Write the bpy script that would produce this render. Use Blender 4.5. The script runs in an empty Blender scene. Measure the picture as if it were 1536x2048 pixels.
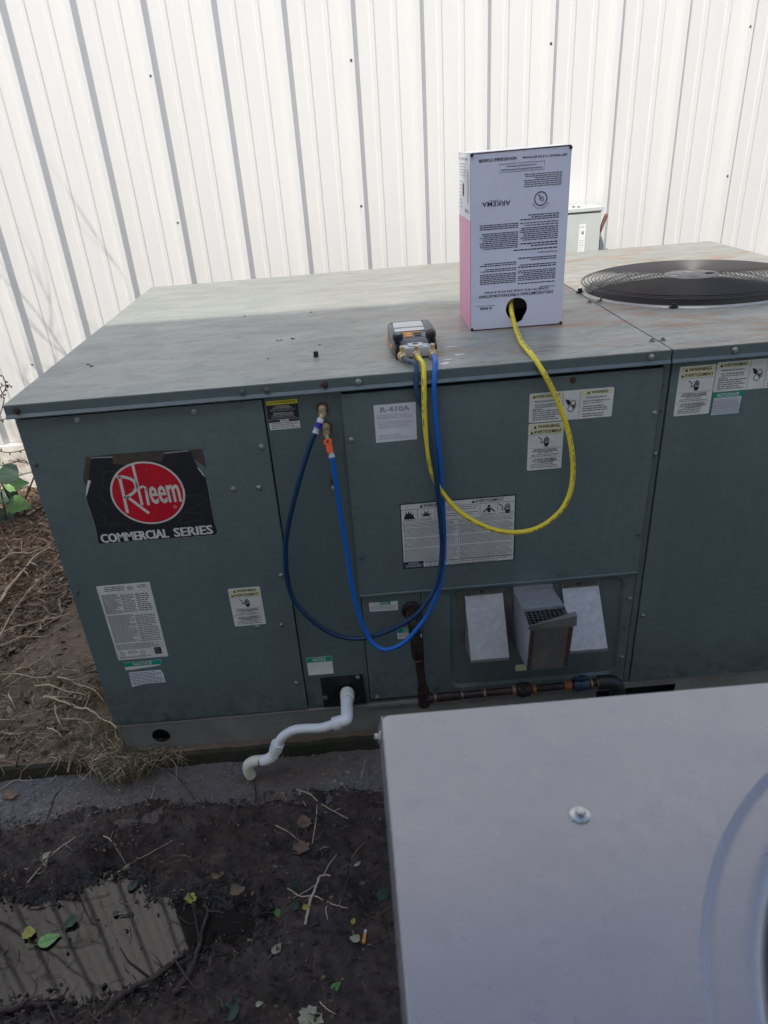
import bpy, bmesh, math, random
from mathutils import Vector, Matrix, noise
import numpy as np
random.seed(7)
S = bpy.context.scene
COL = S.collection
R_ = math.radians

# ------------------------------------------------------------------ camera, world, sun, exposure
CAM_R = Matrix(((0.9963824252559463, 0.08483973650897955, -0.004927651587061731),
                (-0.047486764403383945, 0.5077361032967859, -0.8602029159537994),
                (-0.07047744211855347, 0.8573250658402606, 0.5099280945725028)))
CAM_C = Vector((0.83934687, -1.7814977, 1.73381924))
FPX, CPX, CPY = 1478.4959, 744.1822, 1160.1266
cd = bpy.data.cameras.new('camera')
cam = bpy.data.objects.new('camera', cd); COL.objects.link(cam)
cam.matrix_world = Matrix.Translation(CAM_C) @ CAM_R.to_4x4()
cd.sensor_fit = 'VERTICAL'; cd.sensor_height = 36.0; cd.sensor_width = 27.0
cd.lens = FPX / 2048 * 36.0
cd.shift_x = (768 - CPX) / 2048
cd.shift_y = (CPY - 1024) / 2048
cd.clip_start = 0.05; cd.clip_end = 300
cd.dof.use_dof = True; cd.dof.focus_distance = 2.3; cd.dof.aperture_fstop = 8.0
S.camera = cam

SUN = Vector((-0.45, -1.0, 1.15)).normalized()
w = bpy.data.worlds.new("World"); S.world = w; w.use_nodes = True
nt = w.node_tree; nt.nodes.clear()
o_ = nt.nodes.new('ShaderNodeOutputWorld'); b_ = nt.nodes.new('ShaderNodeBackground'); s_ = nt.nodes.new('ShaderNodeTexSky')
s_.sky_type = 'NISHITA'; s_.sun_disc = False; s_.dust_density = 1.8; s_.ozone_density = 1.0
s_.sun_elevation = math.asin(SUN.z); s_.sun_rotation = math.atan2(SUN.x, SUN.y) % (2*math.pi)
b_.inputs['Strength'].default_value = 0.15
nt.links.new(s_.outputs[0], b_.inputs[0]); nt.links.new(b_.outputs[0], o_.inputs[0])
sd = bpy.data.lights.new('sun', 'SUN'); sd.energy = 2.05; sd.angle = R_(0.53); sd.color = (1.0, 0.955, 0.885)
so = bpy.data.objects.new('sun', sd); COL.objects.link(so); so.location = (-2, -4, 8)
so.rotation_euler = SUN.to_track_quat('Z', 'Y').to_euler()
vs = S.view_settings; vs.view_transform = 'Standard'; vs.look = 'None'; vs.exposure = 0.95; vs.gamma = 1.0
vs.use_curve_mapping = False

# ------------------------------------------------------------------ helpers
WL = {}
def at(px, py, axis, val):
    """world point where the sight line of a photo pixel meets a plane of the place"""
    d = CAM_R @ Vector(((px - CPX)/FPX, -(py - CPY)/FPX, -1))
    t = (val - CAM_C[axis]) / d[axis]
    return CAM_C + d*t
def FP(px, py, y=0.01): return at(px, py, 1, y)
def TP(px, py, z=1.25): return at(px, py, 2, z)

def tag(o, label=None, cat=None, group=None, kind=None):
    if label: o['label'] = label
    if cat: o['category'] = cat
    if group: o['group'] = group
    if kind: o['kind'] = kind
    return o
def empty(name, loc, label=None, cat=None, group=None):
    o = bpy.data.objects.new(name, None); COL.objects.link(o); o.location = loc
    o.empty_display_size = .1
    WL[o.name] = Vector(loc); return tag(o, label, cat, group)
def build(name, bm, mats, parent=None, smooth=False, **kw):
    """link a bmesh written in world coordinates as one mesh object with its origin at its own middle"""
    if not isinstance(mats, (list, tuple)): mats = [mats]
    n = len(bm.verts)
    c = Vector((0, 0, 0))
    if n:
        xs = [v.co for v in bm.verts]
        c = Vector([(min(p[i] for p in xs)+max(p[i] for p in xs))/2 for i in range(3)])
        bmesh.ops.translate(bm, verts=bm.verts, vec=-c)
    me = bpy.data.meshes.new(name); bm.to_mesh(me); bm.free()
    for m in mats: me.materials.append(m)
    if smooth:
        me.polygons.foreach_set('use_smooth', [True]*len(me.polygons))
        if smooth != 'all':
            try: me.set_sharp_from_angle(angle=R_(38))
            except Exception: pass
    o = bpy.data.objects.new(name, me); COL.objects.link(o)
    WL[o.name] = c.copy()
    if parent is not None:
        o.parent = parent; o.location = c - WL[parent.name]
    else: o.location = c
    return tag(o, kw.get('label'), kw.get('cat'), kw.get('group'), kw.get('kind'))
def place_copy(src, loc, parent):
    c = src.copy(); COL.objects.link(c); c.parent = parent
    WL[c.name] = Vector(loc); c.location = Vector(loc) - (WL[parent.name] if parent else Vector((0,0,0)))
    return c
B = bmesh.new
def box(bm, x0, x1, y0, y1, z0, z1, bev=0.0, seg=1):
    r = bmesh.ops.create_cube(bm, size=1)
    vs_ = r['verts']
    for v in vs_:
        v.co = Vector(((x0+x1)/2 + v.co.x*(x1-x0), (y0+y1)/2 + v.co.y*(y1-y0), (z0+z1)/2 + v.co.z*(z1-z0)))
    if bev:
        es = list({e for v in vs_ for e in v.link_edges})
        bmesh.ops.bevel(bm, geom=es, offset=bev, segments=seg, affect='EDGES', profile=.6)
def prism(bm, poly, O, U, V, N, t):
    """extrude a 2D polygon by t along -N"""
    O, U, V, N = map(Vector, (O, U, V, N))
    f = [bm.verts.new(O + U*a + V*b) for a, b in poly]
    k = [bm.verts.new(v.co - N*t) for v in f]
    n = len(f)
    bm.faces.new(f); bm.faces.new(k[::-1])
    for i in range(n): bm.faces.new((f[i], k[i], k[(i+1) % n], f[(i+1) % n]))
def plate(bm, loops, O, U, V, t):
    O, U, V = map(Vector, (O, U, V)); N = U.cross(V).normalized()
    es = []; 
    for lp in loops:
        vv = [bm.verts.new(O + U*a + V*b) for a, b in lp]
        es += [bm.edges.new((vv[i], vv[(i+1) % len(vv)])) for i in range(len(vv))]
    r = bmesh.ops.triangle_fill(bm, edges=es, use_beauty=True, normal=N)
    fs = [g for g in r['geom'] if isinstance(g, bmesh.types.BMFace)]
    e = bmesh.ops.extrude_face_region(bm, geom=fs)
    vv = [g for g in e['geom'] if isinstance(g, bmesh.types.BMVert)]
    bmesh.ops.translate(bm, verts=vv, vec=-N*t)
    bmesh.ops.recalc_face_normals(bm, faces=bm.faces)
def circ(cx, cy, r, n=32, ry=None):
    ry = ry or r
    return [(cx + r*math.cos(2*math.pi*i/n), cy + ry*math.sin(2*math.pi*i/n)) for i in range(n)]
def rrect(x0, x1, y0, y1, r, n=5):
    P = []
    for cx, cy, a in ((x1-r, y1-r, 0), (x0+r, y1-r, 90), (x0+r, y0+r, 180), (x1-r, y0+r, 270)):
        for i in range(n+1):
            t = R_(a + 90*i/n); P.append((cx + r*math.cos(t), cy + r*math.sin(t)))
    return P
def path(pts, n=8):
    P = [Vector(p) for p in pts]
    if len(P) < 3: return [P[0].lerp(P[-1], i/n) for i in range(n+1)]
    Q = [P[0]*2-P[1]] + P + [P[-1]*2-P[-2]]
    out = []
    for i in range(1, len(Q)-2):
        a, b, c, d = Q[i-1], Q[i], Q[i+1], Q[i+2]
        for k in range(n):
            t = k/n
            out.append(0.5*((2*b) + (c-a)*t + (2*a-5*b+4*c-d)*t*t + (3*b-a-3*c+d)*t**3))
    out.append(P[-1]); return out
def tube(bm, pts, r, seg=10, caps=True):
    n = len(pts); rr = r if isinstance(r, (list, tuple)) else [r]*n
    T = [(pts[min(i+1, n-1)] - pts[max(i-1, 0)]).normalized() for i in range(n)]
    u = T[0].orthogonal().normalized(); rings = []
    for i in range(n):
        u = (u - T[i]*u.dot(T[i])).normalized(); v = T[i].cross(u)
        rings.append([bm.verts.new(pts[i] + (u*math.cos(2*math.pi*k/seg) + v*math.sin(2*math.pi*k/seg))*rr[i]) for k in range(seg)])
    for i in range(n-1):
        for k in range(seg):
            bm.faces.new((rings[i][k], rings[i][(k+1) % seg], rings[i+1][(k+1) % seg], rings[i+1][k]))
    if caps and seg > 2: bm.faces.new(rings[0][::-1]); bm.faces.new(rings[-1])
def lathe(bm, prof, O, axis, seg=16, spin=0):
    O = Vector(O); ax = Vector(axis).normalized(); u = ax.orthogonal().normalized(); v = ax.cross(u)
    rings = []
    for r, h in prof:
        rings.append([bm.verts.new(O + ax*h + (u*math.cos(2*math.pi*k/seg+spin) + v*math.sin(2*math.pi*k/seg+spin))*max(r, 1e-5)) for k in range(seg)])
    for i in range(len(prof)-1):
        for k in range(seg):
            bm.faces.new((rings[i][k], rings[i][(k+1) % seg], rings[i+1][(k+1) % seg], rings[i+1][k]))
    bm.faces.new(rings[0][::-1]); bm.faces.new(rings[-1])

# ------------------------------------------------------------------ materials
def newmat(name):
    m = bpy.data.materials.new(name); m.use_nodes = True
    return m, m.node_tree, m.node_tree.nodes['Principled BSDF']
def node(t, typ, **kw):
    n = t.nodes.new(typ)
    for k, v in kw.items(): setattr(n, k, v)
    return n
def coords(t, scale=(1, 1, 1), mode='Object'):
    tc = node(t, 'ShaderNodeTexCoord'); mp = node(t, 'ShaderNodeMapping')
    mp.inputs['Scale'].default_value = scale
    if mode == 'World':
        g = node(t, 'ShaderNodeNewGeometry'); t.links.new(g.outputs['Position'], mp.inputs[0])
    else: t.links.new(tc.outputs[mode], mp.inputs[0])
    return mp.outputs[0]
def nz(t, vec, scale, detail=4, rough=.55, dist=0):
    n = node(t, 'ShaderNodeTexNoise'); n.inputs['Scale'].default_value = scale; n.inputs['Detail'].default_value = detail
    n.inputs['Roughness'].default_value = rough; n.inputs['Distortion'].default_value = dist
    t.links.new(vec, n.inputs['Vector']); return n.outputs['Fac']
def ramp(t, fac, stops):
    r = node(t, 'ShaderNodeValToRGB'); e = r.color_ramp.elements
    while len(e) > 1: e.remove(e[-1])
    e[0].position = stops[0][0]; e[0].color = (*stops[0][1], 1) if isinstance(stops[0][1], tuple) else (stops[0][1],)*3 + (1,)
    for p, c in stops[1:]:
        x = e.new(p); x.color = (*c, 1) if isinstance(c, tuple) else (c, c, c, 1)
    t.links.new(fac, r.inputs[0]); return r.outputs[0]
def mixc(t, fac, a, b, mode='MIX'):
    m = node(t, 'ShaderNodeMix', data_type='RGBA', blend_type=mode)
    for s, x in ((m.inputs[0], fac), (m.inputs[6], a), (m.inputs[7], b)):
        if hasattr(x, 'is_linked') or hasattr(x, 'links'): t.links.new(x, s)
        elif isinstance(x, tuple): s.default_value = (*x, 1)
        else: s.default_value = x
    return m.outputs[2]
def bump(t, bs, h, strength, dist=.001):
    b = node(t, 'ShaderNodeBump'); b.inputs['Strength'].default_value = strength; b.inputs['Distance'].default_value = dist
    t.links.new(h, b.inputs['Height']); t.links.new(b.outputs[0], bs.inputs['Normal'])
def simple(name, col, rough=.5, metal=0., var=.12, scale=30, bmp=.0, spec=.5, world=False, coat=0):
    m, t, bs = newmat(name)
    v = coords(t, mode='World' if world else 'Object')
    f = nz(t, v, scale, 5, .6)
    c = tuple(col)
    lo = tuple(x*(1-var) for x in c); hi = tuple(min(1, x*(1+var)) for x in c)
    t.links.new(ramp(t, f, [(.3, lo), (.7, hi)]), bs.inputs['Base Color'])
    bs.inputs['Roughness'].default_value = rough; bs.inputs['Metallic'].default_value = metal
    bs.inputs['Specular IOR Level'].default_value = spec
    if coat: bs.inputs['Coat Weight'].default_value = coat
    if bmp: bump(t, bs, nz(t, v, scale*4, 3), bmp)
    return m
M = {}
def paint(name, col, dirt, rough=.42, top=False):
    m, t, bs = newmat(name)
    W_ = coords(t, (1, 1, 1), 'World')
    big = nz(t, W_, 2.2, 5, .6)
    fine = nz(t, W_, 55, 5, .65)
    c = ramp(t, big, [(.25, tuple(x*.88 for x in col)), (.75, tuple(x*1.1 for x in col))])
    c = mixc(t, ramp(t, fine, [(.45, 0.), (.8, .35)]), c, dirt)
    if top:
        Wx = coords(t, (1.3, 2.6, 1), 'World')
        st = nz(t, Wx, 4.5, 8, .72, .6)
        c = mixc(t, ramp(t, st, [(.42, 0.), (.70, .30)]), c, (.20, .215, .195))
        Wy = coords(t, (2.0, 5.5, 1), 'World')
        st2 = nz(t, Wy, 7.5, 8, .75, .8)
        st2f = ramp(t, st2, [(.53, 0.), (.66, .6)])
        # rust blooms mostly by the seam and round the fan
        g = node(t, 'ShaderNodeNewGeometry'); sx = node(t, 'ShaderNodeSeparateXYZ'); t.links.new(g.outputs['Position'], sx.inputs[0])
        mr = node(t, 'ShaderNodeMapRange'); mr.inputs[1].default_value = .5; mr.inputs[2].default_value = 1.7
        t.links.new(sx.outputs['X'], mr.inputs[0])
        rn = nz(t, coords(t, (1.3, 4.2, 1), 'World'), 3.4, 9, .74, 1.0)
        rf = ramp(t, rn, [(.475, 0.), (.62, .85)])
        mm = node(t, 'ShaderNodeMath', operation='MULTIPLY'); t.links.new(rf, mm.inputs[0]); t.links.new(mr.outputs[0], mm.inputs[1])
        c = mixc(t, mm.outputs[0], c, (.31, .175, .095))
        yr = node(t, 'ShaderNodeMapRange'); yr.inputs[1].default_value = 1.15; yr.inputs[2].default_value = .1; t.links.new(sx.outputs['Y'], yr.inputs[0])
        xr_ = node(t, 'ShaderNodeMapRange'); xr_.inputs[1].default_value = -.3; xr_.inputs[2].default_value = .9; t.links.new(sx.outputs['X'], xr_.inputs[0])
        m1 = node(t, 'ShaderNodeMath', operation='MULTIPLY'); t.links.new(yr.outputs[0], m1.inputs[0]); t.links.new(xr_.outputs[0], m1.inputs[1])
        m2 = node(t, 'ShaderNodeMath', operation='MULTIPLY'); t.links.new(m1.outputs[0], m2.inputs[0]); t.links.new(st2f, m2.inputs[1])
        c = mixc(t, m2.outputs[0], c, (.085, .075, .062))
        pt = nz(t, coords(t, (1.5, 4, 1), 'World'), 3.0, 6, .65, .4)
        c = mixc(t, ramp(t, pt, [(.52, 0.), (.70, .4)]), c, (.19, .20, .185))
        sp = nz(t, W_, 120, 2, .5)
        c = mixc(t, ramp(t, sp, [(.70, 0.), (.74, .7)]), c, (.06, .05, .04))
        rr = ramp(t, st, [(.35, rough-.10), (.7, rough+.16)])
        t.links.new(rr, bs.inputs['Roughness'])
        bump(t, bs, nz(t, W_, 3.2, 3), .35, .012)
    else:
        run = nz(t, coords(t, (5, 5, .5), 'World'), 3, 4, .6)
        c = mixc(t, ramp(t, run, [(.5, 0.), (.8, .22)]), c, dirt)
        g = node(t, 'ShaderNodeNewGeometry'); sx = node(t, 'ShaderNodeSeparateXYZ'); t.links.new(g.outputs['Position'], sx.inputs[0])
        mr = node(t, 'ShaderNodeMapRange'); mr.inputs[1].default_value = .42; mr.inputs[2].default_value = .22
        t.links.new(sx.outputs['Z'], mr.inputs[0]); gm = node(t, 'ShaderNodeMath', operation='MULTIPLY'); t.links.new(mr.outputs[0], gm.inputs[0]); t.links.new(ramp(t, nz(t, W_, 24, 6, .7), [(.4, 0.), (.65, .8)]), gm.inputs[1])
        c = mixc(t, gm.outputs[0], c, tuple(x*.8 for x in dirt))
        spk = nz(t, W_, 210, 2, .5)
        c = mixc(t, ramp(t, spk, [(.735, 0.), (.75, .5)]), c, (.30, .32, .30))
        t.links.new(ramp(t, big, [(.3, rough-.06), (.7, rough+.08)]), bs.inputs['Roughness'])
        bump(t, bs, nz(t, W_, 3.6, 2), .5, .010)
    t.links.new(c, bs.inputs['Base Color'])
    bs.inputs['Specular IOR Level'].default_value = .24 if top else .5
    return m
M['paint'] = paint('green_grey_paint', (.130, .176, .177), (.065, .078, .068), .42)
M['paint2'] = paint('green_grey_frame_paint', (.112, .157, .154), (.06, .068, .06), .44)
M['lid'] = paint('weathered_lid_paint', (.315, .328, .290), (.20, .19, .16), .40, True)
M['lip'] = paint('lid_lip_paint', (.11, .148, .15), (.06, .07, .06), .36)
M['dark'] = simple('dark_gap', (.008, .009, .009), .9)
M['black'] = simple('black_plastic', (.012, .012, .013), .45)
M['blackmetal'] = simple('black_grille', (.042, .037, .034), .38, spec=.6)
M['steel'] = simple('zinc_screw', (.42, .43, .43), .34, .9, .25, 200)
M['rustscrew'] = simple('rusted_screw', (.10, .055, .045), .7, .3, .4, 200)
M['brass'] = simple('brass', (.66, .52, .30), .36, .65, .2, 120)
M['bluehose'] = simple('blue_hose', (.005, .13, .50), .34, var=.08, scale=15)
M['navyhose'] = simple('dark_blue_hose', (.006, .036, .095), .36, var=.15, scale=15)
M['yellowhose'] = simple('yellow_hose', (.80, .64, .04), .42, var=.1, scale=25)
M['ink'] = simple('black_ink', (.016, .016, .02), .5)
M['inkgrey'] = simple('grey_ink', (.13, .13, .145), .6)
M['inkfaint'] = simple('faded_ink', (.34, .34, .39), .6)
M['navyink'] = simple('dark_navy_ink', (.018, .022, .05), .55)
M['sticker'] = simple('sticker_vinyl', (.72, .73, .70), .45, var=.12, scale=16)
M['paper'] = simple('label_paper', (.72, .74, .80), .6, var=.05, scale=15)
M['cream'] = simple('faded_yellow_band', (.72, .70, .42), .4, var=.07, scale=20)
M['yellow'] = simple('caution_yellow', (.78, .70, .05), .4, var=.1, scale=30)
M['teal'] = simple('teal_band', (.0, .30, .21), .45)
M['tealrim'] = simple('teal_rim', (.01, .18, .14), .45)
M['greyprint'] = simple('grey_print', (.14, .14, .145), .5)
M['red'] = simple('badge_red', (.60, .006, .025), .35, var=.1, scale=14)
M['badgewhite'] = simple('badge_cream', (.70, .67, .60), .4, var=.10, scale=60)
M['orange'] = simple('orange_plastic', (.90, .12, .03), .4)
M['orange2'] = simple('orange_rubber', (.80, .28, .04), .5)
M['bluevalve'] = simple('blue_sticker', (.015, .02, .30), .4)
M['silver'] = simple('cast_alloy', (.62, .63, .66), .4, .3, .1, 80)
M['lcd'] = simple('lcd_glass', (.60, .60, .56), .12, var=.04, scale=20)
M['casegrey'] = simple('rubber_case', (.16, .165, .16), .5)
M['card'] = simple('sky_tinted_white_card', (.67, .70, .84), .5, var=.04, scale=9)  # white card with the bluish cast of sky light mixed into its colour
M['cardside'] = simple('white_card_side', (.80, .80, .78), .55, var=.04, scale=9)
M['pink'] = simple('pink_card', (.80, .36, .48), .5, var=.06, scale=9)
M['cardbrown'] = simple('cardboard_edge', (.10, .055, .05), .8)
M['cylinder'] = simple('tank_paint', (.035, .020, .022), .5)
M['valvered'] = simple('valve_red', (.40, .06, .03), .5)
M['galv'] = simple('galvanised_sheet', (.40, .415, .44), .38, .45, .16, 60, .06)
M['galvdark'] = simple('stained_galvanised_sheet', (.20, .195, .18), .45, .4, .25, 18, .06)
M['rail'] = simple('dusty_grey_rail', (.22, .215, .195), .55, .1, .18, 9, .1, world=True)
M['pvc'] = simple('white_pvc', (.78, .79, .77), .35, var=.08, scale=14)
M['pvcold'] = simple('yellowed_pvc', (.74, .71, .56), .4, var=.1, scale=20)
def iron():
    m, t, bs = newmat('black_iron_pipe')
    v = coords(t, mode='World')
    f = nz(t, v, 28, 6, .7)
    t.links.new(ramp(t, f, [(.35, (.016, .012, .012)), (.52, (.032, .020, .017)), (.70, (.10, .045, .025))]), bs.inputs['Base Color'])
    bs.inputs['Roughness'].default_value = .5; bs.inputs['Metallic'].default_value = .3
    bump(t, bs, nz(t, v, 160, 3), .3, .001); return m
M['iron'] = iron()
M['rust'] = simple('rusty_copper', (.30, .10, .04), .7, .2, .5, 90)
M['copper'] = simple('bare_thread', (.26, .16, .10), .6, .4, .5, 150)
M['wirewhite'] = simple('galvanised_wire', (.34, .34, .34), .4, .7)
M['ringgrey'] = simple('orifice_ring', (.46, .47, .45), .35, .4, .15, 20)
M['hub'] = simple('hub_plate', (.12, .115, .12), .5, .1, .2, 60)
M['fanblade'] = simple('fan_blade', (.20, .20, .20), .5, .5, .3, 25)
M['beige'] = None
def fgpaint():
    m, t, bs = newmat('condenser_beige_paint')
    v = coords(t, mode='World')
    f = nz(t, v, 9, 6, .65, .6)
    c = ramp(t, f, [(.3, (.190, .172, .188)), (.7, (.215, .196, .212))])
    sm = nz(t, v, 19, 4, .7, 1.5)
    c = mixc(t, ramp(t, sm, [(.60, 0.), (.78, .28)]), c, (.125, .115, .12))
    t.links.new(c, bs.inputs['Base Color']); bs.inputs['Roughness'].default_value = .33; bs.inputs['Specular IOR Level'].default_value = 1.0; bs.inputs['Coat Weight'].default_value = 1.0; bs.inputs['Coat Roughness'].default_value = .18
    t.links.new(ramp(t, sm, [(.3, .22), (.7, .46)]), bs.inputs['Roughness'])
    cs = node(t, 'ShaderNodeMath', operation='MULTIPLY'); t.links.new(ramp(t, nz(t, v, 6, 6, .7, 1.0), [(.35, .16), (.7, .30)]), cs.inputs[0]); cs.inputs[1].default_value = 1.0; t.links.new(cs.outputs[0], bs.inputs['Coat Roughness'])
    dd = nz(t, v, 330, 2, .5); c = mixc(t, ramp(t, dd, [(.69, 0.), (.73, .45)]), c, (.08, .075, .07)); t.links.new(c, bs.inputs['Base Color'])
    bump(t, bs, nz(t, v, 700, 2), .12, .0004); return m
M['beige'] = fgpaint()
def wallmat(name, base, dirty):
    m, t, bs = newmat(name)
    v = coords(t, (1, 1, 1), 'World')
    c = ramp(t, nz(t, coords(t, (3, 3, .5), 'World'), 2.5, 5, .6), [(.3, tuple(x*.965 for x in base)), (.7, base)])
    c = mixc(t, ramp(t, nz(t, coords(t, (40, 40, 1.0), 'World'), 2, 4, .6), [(.55, 0.), (.85, .12)]), c, (.60, .55, .46))
    g = node(t, 'ShaderNodeNewGeometry'); sx = node(t, 'ShaderNodeSeparateXYZ'); t.links.new(g.outputs['Position'], sx.inputs[0])
    mr = node(t, 'ShaderNodeMapRange'); mr.inputs[1].default_value = .75; mr.inputs[2].default_value = .12
    t.links.new(sx.outputs['Z'], mr.inputs[0])
    dn = ramp(t, nz(t, v, 9, 7, .7), [(.42, 0.), (.62, dirty)])
    mm = node(t, 'ShaderNodeMath', operation='MULTIPLY'); t.links.new(dn, mm.inputs[0]); t.links.new(mr.outputs[0], mm.inputs[1])
    c = mixc(t, mm.outputs[0], c, (.26, .19, .13))
    t.links.new(c, bs.inputs['Base Color']); bs.inputs['Roughness'].default_value = .42
    bump(t, bs, nz(t, coords(t, (1, 1, .4), 'World'), 2.2, 3), .3, .01)
    return m
M['wall'] = wallmat('white_metal_cladding', (.655, .652, .632), .5)
M['foundation'] = wallmat('white_painted_foundation', (.74, .71, .64), 1.0)
def soil(name, a, b_, c_, rough=(.5, .95), bs_=.6, scale=14, wetmask=True):
    m, t, bs = newmat(name)
    v = coords(t, mode='World')
    f = nz(t, v, scale, 9, .72, .3)
    c = ramp(t, f, [(.30, a), (.5, b_), (.72, c_)])
    sp = nz(t, v, 190, 3, .6)
    c = mixc(t, ramp(t, sp, [(.62, 0.), (.72, .5)]), c, tuple(min(1, x*2.4) for x in c_))
    c = mixc(t, ramp(t, nz(t, v, 3.1, 3), [(.4, 0.), (.7, .5)]), c, a)
    c = mixc(t, ramp(t, nz(t, v, 6.5, 6, .7), [(.5, 0.), (.66, .6)]), c, (c_[0]*1.3, c_[1]*1.05, c_[2]*.9))
    t.links.new(c, bs.inputs['Base Color'])
    t.links.new(ramp(t, nz(t, v, 7, 5), [(.4, rough[0]), (.62, rough[1])]), bs.inputs['Roughness'])
    h = nz(t, v, 60, 8, .75)
    bump(t, bs, h, bs_, .012); return m
M['mud'] = soil('wet_mud', (.016, .010, .007), (.040, .025, .017), (.085, .055, .036), (.28, .80), .55, 18)
def wetten(m):
    t = m.node_tree; bs = t.nodes['Principled BSDF']; g = node(t, 'ShaderNodeNewGeometry'); sx = node(t, 'ShaderNodeSeparateXYZ'); t.links.new(g.outputs['Position'], sx.inputs[0])
    mr = node(t, 'ShaderNodeMapRange'); mr.inputs[1].default_value = .030; mr.inputs[2].default_value = .006; t.links.new(sx.outputs['Z'], mr.inputs[0])
    old = bs.inputs['Roughness'].links[0].from_socket; c = mixc(t, mr.outputs[0], old, (.14, .14, .14)); t.links.new(c, bs.inputs['Roughness'])
    oc = bs.inputs['Base Color'].links[0].from_socket; t.links.new(mixc(t, mr.outputs[0], oc, (.014, .010, .007)), bs.inputs['Base Color'])
wetten(M['mud'])
M['dirt'] = soil('brown_dirt', (.09, .060, .038), (.175, .122, .080), (.28, .205, .135), (.8, .95), .7, 16)
M['slab'] = None
def concrete(name, a, b_, stain, agg=.5):
    m, t, bs = newmat(name)
    v = coords(t, mode='World')
    c = ramp(t, nz(t, v, 5, 8, .7), [(.3, a), (.7, b_)])
    vo = node(t, 'ShaderNodeTexVoronoi'); vo.inputs['Scale'].default_value = 85; t.links.new(v, vo.inputs['Vector'])
    c = mixc(t, ramp(t, vo.outputs['Distance'], [(.16, agg), (.30, 0.)]), c, tuple(min(1, x*2.0) for x in b_))
    c = mixc(t, ramp(t, nz(t, v, 46, 6, .7), [(.5, 0.), (.66, .6)]), c, tuple(x*.35 for x in a))
    c = mixc(t, ramp(t, nz(t, v, 2.6, 5, .65), [(.42, 0.), (.66, .75)]), c, stain)
    t.links.new(c, bs.inputs['Base Color']); bs.inputs['Roughness'].default_value = .9
    bump(t, bs, nz(t, v, 90, 7, .75), .7, .006); return m
M['slab'] = concrete('pebbly_concrete', (.115, .108, .10), (.205, .195, .182), (.12, .088, .06))
M['pad'] = concrete('mossy_pad_concrete', (.14, .098, .066), (.23, .168, .118), (.10, .068, .043), .25)
M['moss'] = concrete('mossy_edge', (.026, .024, .014), (.06, .052, .032), (.018, .022, .008), .2)
def water():
    m, t, bs = newmat('puddle_surface')
    v = coords(t, mode='World')
    t.links.new(ramp(t, nz(t, v, 5, 4), [(.3, (.010, .008, .006)), (.7, (.024, .019, .014))]), bs.inputs['Base Color'])
    bs.inputs['Roughness'].default_value = .035; bs.inputs['IOR'].default_value = 1.40
    bs.inputs['Specular IOR Level'].default_value = .5
    bump(t, bs, nz(t, v, 9, 2), .06, .0012); return m
M['water'] = water()
M['stem'] = simple('dry_vine_stem', (.50, .40, .27), .8, var=.25, scale=25)
M['stemdark'] = simple('dark_twig', (.06, .042, .032), .85, var=.35, scale=25)
M['stemgreen'] = simple('olive_stem', (.13, .115, .045), .8, var=.3, scale=30)
M['litter'] = simple('dry_litter', (.16, .105, .065), .85, var=.45, scale=9, world=True)
M['litterpale'] = simple('pale_litter', (.30, .22, .15), .85, var=.4, scale=9, world=True)
M['litterdark'] = simple('rotting_litter', (.018, .014, .012), .6, var=.5, scale=9, world=True)
def leafm(name, a, b_, rough=.5):
    m, t, bs = newmat(name); v = coords(t)
    t.links.new(ramp(t, nz(t, v, 40, 5, .7), [(.3, a), (.7, b_)]), bs.inputs['Base Color'])
    bs.inputs['Roughness'].default_value = rough
    return m
M['leafgreen'] = leafm('green_leaf', (.045, .13, .020), (.10, .22, .04))
M['leafdark'] = leafm('dark_green_leaf', (.010, .030, .014), (.022, .055, .026))
M['leafbright'] = leafm('light_green_leaf', (.10, .24, .06), (.19, .36, .10))
M['leafyellow'] = leafm('yellow_leaf', (.20, .18, .02), (.36, .32, .05))
M['leafbrown'] = leafm('brown_leaf', (.10, .055, .03), (.24, .15, .085), .7)
M['leafpale'] = leafm('pale_leaf', (.20, .18, .11), (.40, .36, .24), .7)
M['cig'] = simple('cigarette_filter', (.60, .22, .04), .7)
M['cigpaper'] = simple('cigarette_paper', (.45, .44, .42), .7)
M['brick'] = None
M['boxgrey'] = simple('light_grey_enamel', (.50, .53, .50), .45, var=.06, scale=10)
M['handle'] = simple('faded_red_handle', (.20, .09, .06), .6)

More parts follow.
